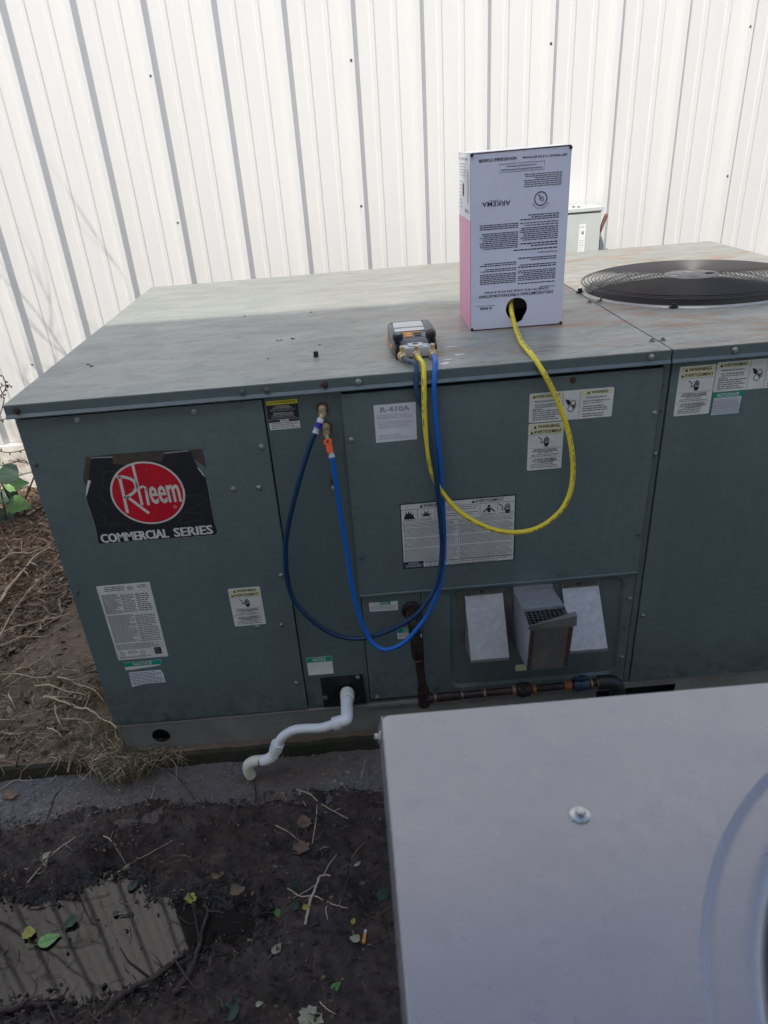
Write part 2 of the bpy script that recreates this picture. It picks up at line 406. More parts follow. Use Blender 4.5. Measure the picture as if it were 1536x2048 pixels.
# ------------------------------------------------------------------ lettering helpers (flat print a hair above its sheet)
TXT = {}
def textmesh(s, bold):
    k = (s, bold)
    if k in TXT: return TXT[k]
    cu = bpy.data.curves.new('t', 'FONT'); cu.body = s; cu.size = 1; cu.resolution_u = 2; cu.fill_mode = 'FRONT'; cu.offset = bold
    ob = bpy.data.objects.new('t', cu); COL.objects.link(ob)
    dg = bpy.context.evaluated_depsgraph_get(); me = bpy.data.meshes.new_from_object(ob.evaluated_get(dg))
    V = [tuple(v.co) for v in me.vertices]; Fc = [tuple(p.vertices) for p in me.polygons]
    bpy.data.objects.remove(ob); bpy.data.curves.remove(cu); bpy.data.meshes.remove(me)
    xs = [v[0] for v in V]; ys = [v[1] for v in V]
    TXT[k] = (V, Fc, min(xs), max(xs), min(ys), max(ys)); return TXT[k]
class Print:
    """one sheet's print: local metres u (reading direction) and v (reading up)"""
    def __init__(s, O, U, V, lift=.00035):
        s.O, s.U, s.V = map(Vector, (O, U, V)); s.N = s.U.cross(s.V).normalized(); s.l = lift; s.b = {}
    def bm(s, m):
        if m not in s.b: s.b[m] = B()
        return s.b[m]
    def P(s, u, v, k=1): return s.O + s.U*u + s.V*v + s.N*s.l*k
    def poly(s, pts, m, k=1):
        b = s.bm(m); f = b.faces.new([b.verts.new(s.P(u, v, k)) for u, v in pts]); f.normal_update()
        if f.normal.dot(s.N) < 0: f.normal_flip()
    def rect(s, u0, u1, v0, v1, m, k=1): s.poly([(u0, v0), (u1, v0), (u1, v1), (u0, v1)], m, k)
    def text(s, t, cu, cv, w_, h_, m, bold=.0, k=1.4, arc=None):
        if bold >= .012 and not arc:
            d = w_/max(1, len(t))*min(.13, bold*2.6)
            for q, sh in enumerate((-d, d, 0)):
                if q < 2: s.text(t, cu+sh*.5, cv, w_-d, h_, m, .0105, k+q*.25)
            k += .5; w_ -= d; bold = .0105
        V_, F_, x0, x1, y0, y1 = textmesh(t, bold); b = s.bm(m); vv = []
        for x, y, z in V_:
            u = (x-(x0+x1)/2)/(x1-x0)*w_; v = (y-(y0+y1)/2)/(y1-y0)*h_
            if arc:
                a = u/arc[2]; r = arc[2]+v*arc[3]; u, v = arc[0]+r*math.sin(a)*1, arc[1]+r*math.cos(a)*arc[3]
                vv.append(b.verts.new(s.P(u, v, k)))
            else: vv.append(b.verts.new(s.P(cu+u, cv+v, k)))
        for f in F_:
            try: b.faces.new([vv[i] for i in f])
            except ValueError: pass
    def lines(s, u0, u1, vtop, vbot, pitch, m, fill=.5, ragged=.25, k=1, gap=.12, wl=(.006, .016), seed=0):
        rd = random.Random(seed*31+int(u0*1e4)+int(vtop*1e4)); v = vtop
        while v - pitch*fill > vbot:
            end = u1 - (rd.random()*ragged*(u1-u0) if rd.random() < .45 else 0)
            u = u0
            while u < end:
                L = rd.uniform(*wl); s.rect(u, min(u+L, end), v-pitch*fill, v, m, k); u += L + pitch*gap*2 + .0004
            v -= pitch
    def stroke(s, pts, wd, m, k=1.4):
        b = s.bm(m); n = len(pts); P_ = [Vector(p) for p in pts]; L = []
        for i in range(n):
            d = (P_[min(i+1, n-1)] - P_[max(i-1, 0)]).normalized(); nn = Vector((-d.y, d.x))*wd/2
            L.append((b.verts.new(s.P(*(P_[i]+nn), k)), b.verts.new(s.P(*(P_[i]-nn), k))))
        for i in range(n-1): b.faces.new((L[i][0], L[i][1], L[i+1][1], L[i+1][0]))
    def tri(s, cu, cv, h, m): s.poly([(cu-h*.58, cv-h/2), (cu+h*.58, cv-h/2), (cu, cv+h/2)], m, 1.4)
    def done(s, parent, names):
        for m, b in s.b.items():
            nm = names.get(m, 'printing')
            if nm in ('yellow_band', 'green_band', 'white_field', 'red_disc') and 1 < len(b.faces) <= 6:
                for f in b.faces:
                    q = B(); q.faces.new([q.verts.new(v.co) for v in f.verts]); build(nm, q, M[m], parent)
                b.free()
            else: build(nm, b, M[m], parent, kind='stuff' if len(b.faces) > 6 else None)
def sheet(name, parent, pts, y, mat, t=.0005, label=None, O=None, U=(1, 0, 0), V=(0, 0, 1)):
    bm = B()
    plate(bm, [pts], O or (0, y, 0), U, V, t)
    return build(name, bm, mat, parent, label=label)
NM = {'ink': 'lettering', 'inkgrey': 'fine_print', 'inkfaint': 'fine_print', 'cream': 'yellow_band', 'teal': 'green_band', 'badgewhite': 'white_lettering',
      'sticker': 'white_lettering', 'paper': 'white_field', 'greyprint': 'fine_print', 'red': 'red_disc', 'yellow': 'yellow_band', 'navyink': 'lettering', 'card': 'white_lettering'}

# ================================================================== SETTING
# ---- ground
def pip_dist(x, y, poly):
    ins = False; dm = 9e9; n = len(poly)
    for i in range(n):
        x1, y1 = poly[i]; x2, y2 = poly[(i+1) % n]
        if (y1 > y) != (y2 > y) and x < (x2-x1)*(y-y1)/(y2-y1)+x1: ins = not ins
        dx, dy = x2-x1, y2-y1; t = max(0, min(1, ((x-x1)*dx+(y-y1)*dy)/(dx*dx+dy*dy)))
        d = math.hypot(x-x1-t*dx, y-y1-t*dy); dm = min(dm, d)
    return dm if ins else -dm
PUD = [tuple(TP(px, py, 0)[:2]) for px, py in [(-260, 1790), (-60, 1778), (60, 1785), (140, 1775), (205, 1738), (262, 1728), (325, 1790), (415, 1795), (545, 1822), (500, 1868), (405, 1905), (352, 1945), (290, 1990), (215, 2012), (110, 2022), (-40, 2040), (-300, 2060)]]
def N3(x, y, s, o=0, H=.9, oc=5): return noise.fractal(Vector((x*s+o, y*s-o, o*.37)), H, 2.1, oc)
def gz(x, y):
    if y < -.005:
        base = .030 + .014*N3(x, y, 3, 3) + .014*N3(x, y, 10, 5) + .009*N3(x, y, 32, 7, .7) + .004*abs(N3(x, y, 70, 8, .6))
        e = -.205 + .055*N3(x, 0, 2.2, 11) - .02*N3(x, y, 9, 2)
        t = (y - e)/.10
        if t > 0: base += .050*max(0, 1-(y-e)/.05) - .02
        else: base += .050*max(0, 1-(e-y)/.30)**1.5
        d = pip_dist(x, y, PUD)
        if d > -.06:
            k = max(0, min(1, (d+.065+.03*N3(x, y, 13, 9)+.02*N3(x, y, 45, 19, .6))/.12)); k = k*k*(3-2*k)
            base += .016*N3(x, y, 26, 24, .6)*math.exp(-(d/.05)**2)
            base = base*(1-k) + (-.013 + .012*N3(x, y, 22, 4) + .006*N3(x, y, 60, 14, .6))*k
        return base
    if y > -.005 and x > -.60+.12*N3(x, y, 2.6, 21):
        return .060 if x > -.3 else .045
    m = .118 + .022*N3(x, y, 2.5, 31) + .012*N3(x, y, 12, 33) + .006*N3(x, y, 45, 35, .7)
    if y < .25: m -= (.25-y)*.12
    if y > 1.9: m += (y-1.9)*.05
    return m
def glines(a, b_, lo, hi, fine, coarse):
    L = []; v = a
    while v < b_:
        L.append(v); v += fine if lo <= v < hi else coarse
    L.append(b_); return L
XS = glines(-30, -1.6, 9, 9, 1, .9) + glines(-1.6, 1.0, -9, 9, .0085, .9) + glines(1.0, 30, 99, 99, 1, .9)
YS = glines(-20, -1.0, 9, 9, 1, .9) + glines(-1.0, 2.36, -9, 9, .0085, .9)
XS = sorted(set([round(v, 4) for v in XS])); YS = sorted(set([round(v, 4) for v in YS]))
def grid_obj(name, xs, ys, zf, keep, mats, mi, **kw):
    V_, F_, mid = [], [], []
    idx = {}
    for j, y in enumerate(ys):
        for i, x in enumerate(xs):
            idx[i, j] = len(V_); V_.append((x, y, zf(x, y)))
    for j in range(len(ys)-1):
        for i in range(len(xs)-1):
            if keep and not keep((xs[i]+xs[i+1])/2, (ys[j]+ys[j+1])/2): continue
            F_.append((idx[i, j], idx[i+1, j], idx[i+1, j+1], idx[i, j+1])); mid.append(mi((xs[i]+xs[i+1])/2, (ys[j]+ys[j+1])/2))
    me = bpy.data.meshes.new(name); me.from_pydata(V_, [], F_)
    for m in mats: me.materials.append(m)
    me.polygons.foreach_set('material_index', mid); me.polygons.foreach_set('use_smooth', [True]*len(F_)); me.update()
    o = bpy.data.objects.new(name, me); COL.objects.link(o); return tag(o, **kw)
_zc = {}
def gzc(x, y):
    k = (x, y)
    if k not in _zc:
        _zc[k] = gz(x, y) if (-2 < x < 1.6 and -1.4 < y < 2.4) else (.03 if y < 0 else (.12 if x < -.6 or x > 3 else .05))
    return _zc[k]
def hide_under(x, y): return not (-.2 < x < 2.5 and .06 < y < 1.65)
grid_obj('ground', XS, YS, gzc, hide_under, [M['mud'], M['dirt']], lambda x, y: 0 if y < -.02 else 1, kind='structure')
# puddle
bm = B(); prism(bm, [(x, y) for x, y in [(-1.6, -.95), (.75, -.95), (.75, -.28), (-1.6, -.28)]], (0, 0, -.001), (1, 0, 0), (0, 1, 0), (0, 0, 1), .002)
build('puddle_water', bm, M['water'], kind='structure')
# concrete pad below the unit, with a chipped front edge
PX_ = [-.66 + i*.02 for i in range(int(3.4/.02)+1)]
bm = B(); prev = None
for x in PX_:
    fy = -.019 + .006*N3(x, 0, 9, 41) + .003*N3(x, 0, 40, 43)
    tz = .112 + .0012*N3(x, 0, 8, 44)
    row = [bm.verts.new((x, fy - .004*N3(x, 1, 15, 45), .0)), bm.verts.new((x, fy - .006 + .004*N3(x, 2, 20, 46), .06)), bm.verts.new((x, fy, tz-.008)), bm.verts.new((x, fy+.010, tz)), bm.verts.new((x, .25, .113)), bm.verts.new((x, 1.76, .113))]
    if prev:
        for k in range(5): bm.faces.new((prev[k], row[k], row[k+1], prev[k+1])).material_index = 0 if k > 2 else 1
    prev = row
build('concrete_pad', bm, [M['pad'], M['moss']], kind='structure', smooth=True)
# pebbly concrete strip in front of the pad
xs = [-1.4+.025*i for i in range(190)]; ys = [-.30, -.27, -.25, -.235, -.22, -.20, -.15, -.10, -.06, -.03, .0]
grid_obj('concrete_strip', xs, ys, lambda x, y: .064 + .004*N3(x, y, 5, 50) + .0025*N3(x, y, 30, 51) - max(0, -.235-y)*1.2, None, [M['slab']], lambda x, y: 0, kind='structure')

# ---- white metal building behind the unit
WY = 2.352
bld = empty('metal_building', (1.3, WY, 0), 'white ribbed metal clad building wall standing behind the big green air unit', 'building')
def wall_panel_mesh():
    P_ = []
    for k in range(3):
        c = k*.3048
        if k == 0: P_ += [(0, .031), (.012, .031), (.034, 0)]
        else: P_ += [(c-.034, 0), (c-.012, .031), (c+.012, .031), (c+.034, 0)]
        for j in (1, 2):
            m = c + .1016*j; P_ += [(m-.015, 0), (m-.009, .0042), (m+.009, .0042), (m+.015, 0)]
    c = .9144; P_ += [(c-.034, .0006), (c-.012, .0322), (c+.012, .0322), (c+.026, .011)]
    bm = B(); lo = [bm.verts.new((x, -d, 0)) for x, d in P_]; hi = [bm.verts.new((x, -d, 6.4)) for x, d in P_]
    for i in range(len(P_)-1): bm.faces.new((lo[i], lo[i+1], hi[i+1], hi[i]))
    me = bpy.data.meshes.new('wall_panel'); bm.to_mesh(me); bm.free(); me.materials.append(M['wall']); return me
wpm = wall_panel_mesh()
for k in range(-6, 8):
    o = bpy.data.objects.new('wall_panel', wpm); COL.objects.link(o); o.parent = bld
    o.location = Vector((.050 + k*.9144, WY, .40)) - Vector((1.3, WY, 0))
bm = B(); box(bm, -5.5, 7.4, 2.36, 8.0, .0, 6.75, 0); build('building_core', bm, M['wall'], bld)
bm = B(); box(bm, -5.5, 7.4, 2.306, 2.358, .0, .398, .006); build('foundation', bm, M['foundation'], bld)
# hex screws used on sheet metal
def screw_mesh(name, mats, r=.0052, wr=.008, h=.0045, phil=False):
    bm = B()
    lathe(bm, [(wr*.86, 0), (wr*.86, .0010), (wr*.7, .0016)], (0, 0, 0), (0, -1, 0), 14)
    lathe(bm, [(r, .0015), (r, h), (r*.82, h+.0008)], (0, 0, 0), (0, -1, 0), 6)
    me = bpy.data.meshes.new(name); bm.to_mesh(me); bm.free()
    me.materials.append(mats); return me
SM = screw_mesh('screw', M['steel']); SMR = screw_mesh('screw_rusty', M['rustscrew'], .0075, .0115, .006); SMD = screw_mesh('screw_painted', M['paint2'])
SMB = screw_mesh('screw_dull', simple('dull_screw', (.16, .17, .165), .5, .6, .3, 200))
def add_screw(parent, x, y, z, me=SM, s=1.0, rot=0):
    o = bpy.data.objects.new('screw', me); COL.objects.link(o); o.parent = parent
    o.location = Vector((x, y, z)) - WL[parent.name]; o.scale = (s, s, s); o.rotation_euler = (0, random.random()*3, 0)
    return o
for k in range(-4, 7):
    for z in (.83, 1.455, 2.055, 2.66): add_screw(bld, .047 + k*.9144, WY-.0315, z + random.uniform(-.004, .004), SMR if k in (1, 2) else SMB, .62 if k in (1, 2) else .8)
# ---- building behind the viewer: its eave casts the shade over the front of the unit
def behind():
    bm = B(); a = -.051
    O = Vector((0, -2.775, 0)); ux = Vector((1, a, 0)).normalized(); uy = Vector((-a, 1, 0)).normalized()
    def bx(u0, u1, v0, v1, z0, z1, bm):
        vs_ = [bm.verts.new(O + ux*u + uy*v + Vector((0, 0, z))) for z in (z0, z1) for u, v in ((u0, v0), (u1, v0), (u1, v1), (u0, v1))]
        for f in ((0, 3, 2, 1), (4, 5, 6, 7), (0, 1, 5, 4), (1, 2, 6, 5), (2, 3, 7, 6), (3, 0, 4, 7)): bm.faces.new([vs_[i] for i in f])
    r = empty('neighbouring_building', O, 'tall pale building just behind the viewer whose eave shades the yard', 'building')
    bx(-12, 14, -6, -.25, 0, 5.20, bm); build('wall', bm, simple('pale_wall', (.66, .65, .62), .8, var=.15, scale=4, world=True), r)
    bm = B(); bx(-12.3, 14.3, -6.3, 0, 5.20, 5.39, bm); build('roof_edge', bm, simple('brown_fascia', (.10, .08, .07), .7), r)
behind()

# ================================================================== THE BIG GREEN UNIT
D, WID, SEAM = 1.70, 2.462, 1.6175
unit = empty('packaged_air_unit', (1.23, .85, .113), 'long grey green packaged rooftop style air conditioning unit on a concrete pad', 'air conditioner')
bm = B(); box(bm, .014, 2.448, .030, 1.69, .222, 1.222, .002); build('cabinet_shell', bm, M['dark'], unit)
bm = B(); box(bm, .012, .030, .030, 1.69, .222, 1.222, .002); build('left_side_panel', bm, M['paint'], unit)
bm = B(); box(bm, 2.432, 2.450, .030, 1.69, .222, 1.222, .002); build('right_side_panel', bm, M['paint'], unit)
# lids: pan with a folded lip and drip edge
def lid(x0, x1, hole=None):
    bm = B()
    loops = [[(x0, 0), (x1, 0), (x1, D), (x0, D)]]
    if hole: loops.append(circ(hole[0], hole[1], hole[2], 72))
    plate(bm, loops, (0, 0, 1.25), (1, 0, 0), (0, 1, 0), .0015)
    top = build('lid_panel', bm, M['lid'], unit)
    b2 = B()
    prof = [(0.0003, 1.2492), (-.0006, 1.247), (-.0006, 1.2265), (-.007, 1.2195), (-.0068, 1.2175), (.004, 1.2172)]
    v0 = [b2.verts.new((x0, y, z)) for y, z in prof]; v1 = [b2.verts.new((x1, y, z)) for y, z in prof]
    for i in range(len(prof)-1): b2.faces.new((v0[i], v0[i+1], v1[i+1], v1[i]))
    b2.faces.new((b2.verts.new((x0, 0, 1.2490)), b2.verts.new((x0, 0, 1.219)), b2.verts.new((x0, D, 1.219)), b2.verts.new((x0, D, 1.2490))))
    b2.faces.new((b2.verts.new((x1, 0, 1.2490)), b2.verts.new((x1, D, 1.2490)), b2.verts.new((x1, D, 1.219)), b2.verts.new((x1, 0, 1.219))))
    b2.faces.new((b2.verts.new((x0, D, 1.2490)), b2.verts.new((x0, D, 1.219)), b2.verts.new((x1, D, 1.219)), b2.verts.new((x1, D, 1.2490))))
    build('lid_lip', b2, M['lip'], top)
    return top
FC = (1.975, .752)
lidL = lid(0, SEAM-.0018); lidR = lid(SEAM+.0018, WID, (FC[0], FC[1], .338))
bm = B(); box(bm, SEAM-.004, SEAM+.004, .002, D-.002, 1.238, 1.2465); build('seam_shade_strip', bm, M['dark'], unit)  # near-black strip standing in for the shade inside the lid seam
def pan(name, x0, x1, z0, z1, y=.010, th=.012, mat='paint', bev=.0018, label=None):
    bm = B(); box(bm, x0, x1, y, y+th, z0, z1, bev, 2); return build(name, bm, M[mat], unit, label=label)
pA = pan('front_panel', .0125, .6165, .226, 1.2095, .0095, label='plain front panel carrying the red round badge')
pB = pan('service_panel', .6195, .8125, .226, 1.2125, .0155, mat='paint2')
pC = pan('front_panel', .8105, 1.6045, .6285, 1.2065, .0045, .016, label='raised front panel under the hoses')
bm = B(); box(bm, .812, 1.603, .0015, .006, .6215, .6290, .0015); build('drip_flange', bm, M['paint'], pC)
pDD = pan('connection_panel', .8150, .9845, .238, .6270, .0135, mat='paint')
pPost = pan('corner_post', 1.6065, 1.6235, .226, 1.2125, .0125, mat='paint2')
pF = pan('front_panel', 1.6270, 2.4470, .221, 1.2125, .0095, label='blank front panel below the fan')
# burner compartment panel with pressed rounded recess
bm = B()
plate(bm, [[(.9865, .226), (1.6045, .226), (1.6045, .6265), (.9865, .6265)], rrect(1.066, 1.578, .256, .6105, .032)], (0, .0120, 0), (1, 0, 0), (0, 0, 1), .0012)
ra = rrect(1.066, 1.578, .256, .6105, .032); rb = rrect(1.074, 1.570, .264, .6025, .026)
va = [bm.verts.new((x, .0120, z)) for x, z in ra]; vm = [bm.verts.new(((x+a)/2, .0150, (z+b)/2)) for (x, z), (a, b) in zip(ra, rb)]; vb = [bm.verts.new((x, .0225, z)) for x, z in rb]
for i in range(len(va)):
    j = (i+1) % len(va)
    bm.faces.new((va[i], va[j], vm[j], vm[i])); bm.faces.new((vm[i], vm[j], vb[j], vb[i]))
bm.faces.new(vb)
pE = build('burner_panel', bm, M['paint'], unit, smooth=True, label='burner panel with a pressed rounded recess')
# embossed knock-out and pressed wording ghosts
bm = B(); tube(bm, path([(x, .0133, z) for x, z in circ(.862, .326, .0215, 20)[:16]], 2), .0010, 5); build('knockout_ring', bm, M['paint'], pDD)
# base rail
bm = B()
opening = [(1.527, .142), (1.778, .142), (1.778, .196), (1.527, .196)]
plate(bm, [[(.016, .113), (2.446, .113), (2.446, .2145), (.016, .2145)], circ(.143, .163, .0285, 28), opening, circ(.93, .163, .0285, 28)][:3], (0, .014, 0), (1, 0, 0), (0, 0, 1), .003)
rail = build('base_rail', bm, M['rail'], unit)
bm = B(); box(bm, .014, 2.448, .0105, .040, .2145, .2205, .0012); build('rail_flange', bm, M['rail'], rail)
bm = B(); box(bm, .016, 2.446, .06, .09, .1135, .2140); build('rail_back', bm, M['dark'], rail)
bm = B(); box(bm, .80, 1.62, .0095, .0135, .196, .2140, .001); build('rail_patch', bm, M['galvdark'], rail)
# screws
scr = [(.162, 1.197, 0), (.448, 1.193, 0), (.027, 1.094, 3), (.027, .714, 3), (.599, 1.090, 0), (.598, .713, 0), (.027, .337, 3), (.172, .241, 3), (.51, .982, 0), (.576, .980, 0), (.577, .548, 0), (.507, .549, 0), (.593, .333, 0)]
for x, z, k in scr: add_screw(pA, x, .0094, z, (SM, SMR, SMD, SMB)[k], 1.05)
for x, z, k in [(.770, 1.0, 3), (.769, .979, 1), (.768, .958, 0)]: add_screw(pB, x, .0154, z, (SM, SMR, SMD, SMB)[k], .9)
for x, z, k in [(.826, 1.090, 0), (.826, .749, 3), (1.024, .645, 3), (1.379, .645, 3), (1.381, 1.195, 1), (1.594, 1.093, 0), (1.594, .749, 3)]: add_screw(pC, x, .0044, z, (SM, SMR, SMD, SMB)[k], 1.0 if k != 1 else .8)
for x, z, k in [(1.595, .534, 0), (1.591, .434, 3), (1.593, .321, 0), (1.195, .6185, 3), (1.0, .326, 3)]: add_screw(pE, x, .0119, z, (SM, SMR, SMD, SMB)[k])
for x, z, k in [(1.101, .464, 0)]: add_screw(pE, x, .0222, z, SMB, 1.1)
for x, z, k in [(1.615, 1.161, 2), (1.615, 1.098, 2), (1.615, .98, 0), (1.615, .616, 2), (1.615, .554, 2), (1.615, .327, 2)]: add_screw(pPost, x, .0124, z, (SM, SMR, SMD, SMB)[k], .7)
for x, z, k in [(1.640, .471, 0), (1.748, .237, 3)]: add_screw(pF, x, .0094, z, (SM, SMR, SMD, SMB)[k])
for x, z, k in [(.825, .275, 3), (.836, .247, 0)]: add_screw(pDD, x, .0134, z, (SM, SMR, SMD, SMB)[k])
for x, z, k, top in [(.029, 1.236, 1, lidL), (.575, 1.235, 3, lidL), (.634, 1.235, 3, lidL), (.774, 1.236, 1, lidL), (.856, 1.236, 0, lidL), (1.567, 1.237, 0, lidL), (1.77, 1.237, 0, lidR)]:
    add_screw(top, x, -.0007, z, (SM, SMR, SMD, SMB)[k], 1.15 if k != 1 else .9)
# seam clips on the lid
for i, (x, y) in enumerate([(1.604, .622), (1.631, .618), (1.602, .092), (1.630, .093), (1.604, 1.18), (1.631, 1.175)]):
    bm = B(); lathe(bm, [(.0085, 0), (.0085, .0015), (.006, .002)], (x, y, 1.2502), (0, 0, 1), 12); lathe(bm, [(.0042, .002), (.0042, .006), (.003, .007)], (x, y, 1.2502), (0, 0, 1), 6)
    build('screw', bm, M['galvdark'], lidL if i % 2 == 0 else lidR)

# ---- fan, orifice and guard
fan = empty('_', (FC[0], FC[1], 1.25)); bpy.data.objects.remove(fan)
bm = B()
lathe(bm, [(.336, .0002), (.354, .0004), (.352, .0035), (.341, .0045), (.333, -.002), (.326, -.05), (.326, -.16), (.330, -.16), (.330, -.05), (.337, -.004)], (FC[0], FC[1], 1.25), (0, 0, 1), 72)
bm.faces.ensure_lookup_table()
bmesh.ops.delete(bm, geom=[f for f in bm.faces if len(f.verts) > 10], context='FACES')
orif = build('fan_orifice', bm, M['ringgrey'], unit, smooth=True)
bm = B(); box(bm, 1.64, 2.31, .40, 1.09, .98, 1.0); build('coil_deck', bm, M['dark'], unit)
gz0 = 1.280
def ringtube(bm, R, z, r, seg=72, cs=5):
    vs_ = []
    for i in range(seg):
        a = 2*math.pi*i/seg; c, s = math.cos(a), math.sin(a)
        vs_.append([bm.verts.new((FC[0]+(R+r*math.cos(2*math.pi*k/cs))*c, FC[1]+(R+r*math.cos(2*math.pi*k/cs))*s, z+r*math.sin(2*math.pi*k/cs))) for k in range(cs)])
    for i in range(seg):
        for k in range(cs): bm.faces.new((vs_[i][k], vs_[(i+1) % seg][k], vs_[(i+1) % seg][(k+1) % cs], vs_[i][(k+1) % cs]))
bm = B()
for i in range(21):
    R = .096 + i*.0121
    ringtube(bm, R, gz0 + .004*(1-(R/.345)**2) - (.003 if i == 20 else 0), .0020)
ringtube(bm, .346, gz0-.006, .0024)
guard = build('fan_guard', bm, M['blackmetal'], unit, smooth='all')
guard['kind'] = 'stuff'
for k in range(4):
    a = k*math.pi/2 + 1.92; bm = B(); c, s = math.cos(a), math.sin(a)
    tube(bm, [Vector((FC[0]+R*c, FC[1]+R*s, z)) for R, z in ((.06, gz0), (.2, gz0-.001), (.343, gz0-.006), (.352, gz0-.020), (.356, 1.2515))], .0026, 6)
    rib = build('guard_rib', bm, M['blackmetal'], unit)
for a in (1.92+math.pi*0, 4.19, 3.05, 5.5, .55):
    c, s = math.cos(a), math.sin(a); bm = B()
    box(bm, FC[0]+.356*c-.011, FC[0]+.356*c+.011, FC[1]+.356*s-.009, FC[1]+.356*s+.009, 1.2512, 1.256, .001)
    lathe(bm, [(.007, 0), (.007, .007), (.005, .009)], (FC[0]+.356*c, FC[1]+.356*s, 1.256), (0, 0, 1), 6)
    build('guard_clip', bm, M['black'], unit)
bm = B(); loops = [circ(FC[0], FC[1], .086, 48)]
for q_ in ((1343, 563), (1378, 553.5), (1424, 558), (1393, 567.5)):
    d_ = (TP(q_[0], q_[1], gz0+.006) - TP(1385, 560.3, gz0+.006)).normalized(); loops.append(circ(FC[0]+.056*d_.x, FC[1]+.056*d_.y, .0165, 16))
plate(bm, loops, (0, 0, gz0+.0062), (1, 0, 0), (0, 1, 0), .0015)
hub = build('guard_hub_plate', bm, M['hub'], unit)
bm = B(); lathe(bm, [(.07, -.13), (.075, -.06), (.07, -.03), (.02, -.025)], (FC[0], FC[1], 1.25), (0, 0, 1), 24); build('fan_motor', bm, M['black'], unit, smooth=True)
for k in range(4):
    a0 = k*math.pi/2+.3; bm = B(); G = []
    for i in range(5):
        R = .07 + .245*i/4; row = []
        for j in range(5):
            a = a0 + (j/4-.5)*(.9 - .25*i/4); row.append(bm.verts.new((FC[0]+R*math.cos(a), FC[1]+R*math.sin(a), 1.155 + .06*(j/4))))
        G.append(row)
    for i in range(4):
        for j in range(4): bm.faces.new((G[i][j], G[i+1][j], G[i+1][j+1], G[i][j+1]))
    build('fan_blade', bm, M['fanblade'], unit, smooth='all')

# ---- flue hoods in the burner recess
def awning(x0, x1, z1, zb, d, label, dx=0.0):
    y0 = .0222; bm = B()
    box(bm, x0, x1, y0-.0015, y0, z1-.002, z1+.022, 0)
    t = .0012; lip = .010
    a = [(x0, y0-.0015, z1), (x1, y0-.0015, z1), (x1+dx, -d, zb), (x0+dx, -d, zb)]
    lo = [(x0+dx, -d, zb), (x1+dx, -d, zb), (x1+dx, -d+.001, zb-lip), (x0+dx, -d+.001, zb-lip)]
    va = [bm.verts.new(p) for p in a]; bm.faces.new(va[::-1])
    vi = [bm.verts.new((p[0], p[1]+.001, p[2]-.0012)) for p in a]; bm.faces.new(vi)
    for i in range(4): bm.faces.new((va[i], va[(i+1) % 4], vi[(i+1) % 4], vi[i]))
    vl = [bm.verts.new(p) for p in lo]; bm.faces.new(vl[::-1])
    for x, q in ((x0, 1), (x1, -1)):
        p = [bm.verts.new((x+.0006*q, y0-.0016, z1-.001)), bm.verts.new((x+dx+.0006*q, -d+.0012, zb-.001)), bm.verts.new((x+dx+.0006*q, -d+.0012, zb-lip)), bm.verts.new((x+.0006*q, y0-.0016, zb-.03))]
        bm.faces.new(p)
    bmesh.ops.recalc_face_normals(bm, faces=bm.faces)
    h = build('vent_hood', bm, M['galv'], unit, label=label)
    add_screw(h, x0+(x1-x0)*.45, y0-.0016, z1+.012, SMR, .5)
    b2 = B(); box(b2, x0+.002, x1-.002, y0-.0020, y0-.0016, z1+.002, z1+.020); build('top_flange', b2, M['galvdark'], h)
    return h
awning(1.113, 1.223, .584, .434, .087, 'left hand bright sloping vent hood')
awning(1.396, 1.502, .582, .446, .100, 'right hand bright sloping vent hood')
bm = B(); box(bm, 1.090, 1.113, .0205, .0222, .40, .60, .0004); build('hood_backing', bm, M['galvdark'], unit)
bm = B(); box(bm, 1.223, 1.252, .0205, .0222, .42, .598, .0004); build('hood_backing', bm, M['galvdark'], unit)
hx0, hx1 = 1.254, 1.367
bm = B()
def quad(bm, *p):
    v = [bm.verts.new(q) for q in p]; bm.faces.new(v)
box(bm, hx0-.001, hx1+.001, .0190, .0205, .578, .612, .0004)
quad(bm, (hx0, .02, .590), (hx1, .02, .590), (hx1, -.100, .606), (hx0, -.103, .606))
quad(bm, (hx0, -.103, .606), (hx1, -.100, .606), (hx1, -.1005, .598), (hx0, -.1035, .598))
quad(bm, (hx0, .02, .590), (hx0, -.103, .606), (hx0, -.192, .600), (hx0, -.170, .452), (hx0, .02, .42))
quad(bm, (hx1, .02, .590), (hx1, .02, .42), (hx1, -.170, .452), (hx1, -.192, .600), (hx1, -.100, .606))
hc = build('flue_hood', bm, M['galv'], unit, label='box shaped flue hood with open mesh top between the two sloping hoods')
bm = B(); box(bm, hx0-.001, hx1+.001, -.0005, .0005, 0, .165, .0003)
bmesh.ops.rotate(bm, verts=bm.verts, cent=(0, 0, 0), matrix=Matrix.Rotation(R_(8), 3, 'X'))
bmesh.ops.translate(bm, verts=bm.verts, vec=(0, -.1705, .447))
fp = build('front_plate', bm, M['galvdark'], hc)
bm = B(); quad(bm, (hx0-.006, -.1945, .612), (hx1+.008, -.1925, .632), (hx1+.008, -.176, .634), (hx0+.0, -.182, .606)); quad(bm, (hx0-.006, -.195, .612), (hx0-.006, -.1945, .600), (hx1+.008, -.1945, .600), (hx1+.008, -.193, .632))
build('bent_lip', bm, M['galvdark'], hc)
for x in (hx0+.006, hx1-.006):
    bm = B(); box(bm, x-.005, x+.005, -.0008, .0003, 0.005, .150, .0003)
    bmesh.ops.rotate(bm, verts=bm.verts, cent=(0, 0, 0), matrix=Matrix.Rotation(R_(8), 3, 'X'))
    bmesh.ops.translate(bm, verts=bm.verts, vec=(0, -.1718, .447)); st = build('side_strip', bm, M['rustscrew'], hc)
    for q in range(4): add_screw(st, x, -.1728-.0052*q*1.0, .463+q*.038, SMB, .5)
bm = B()
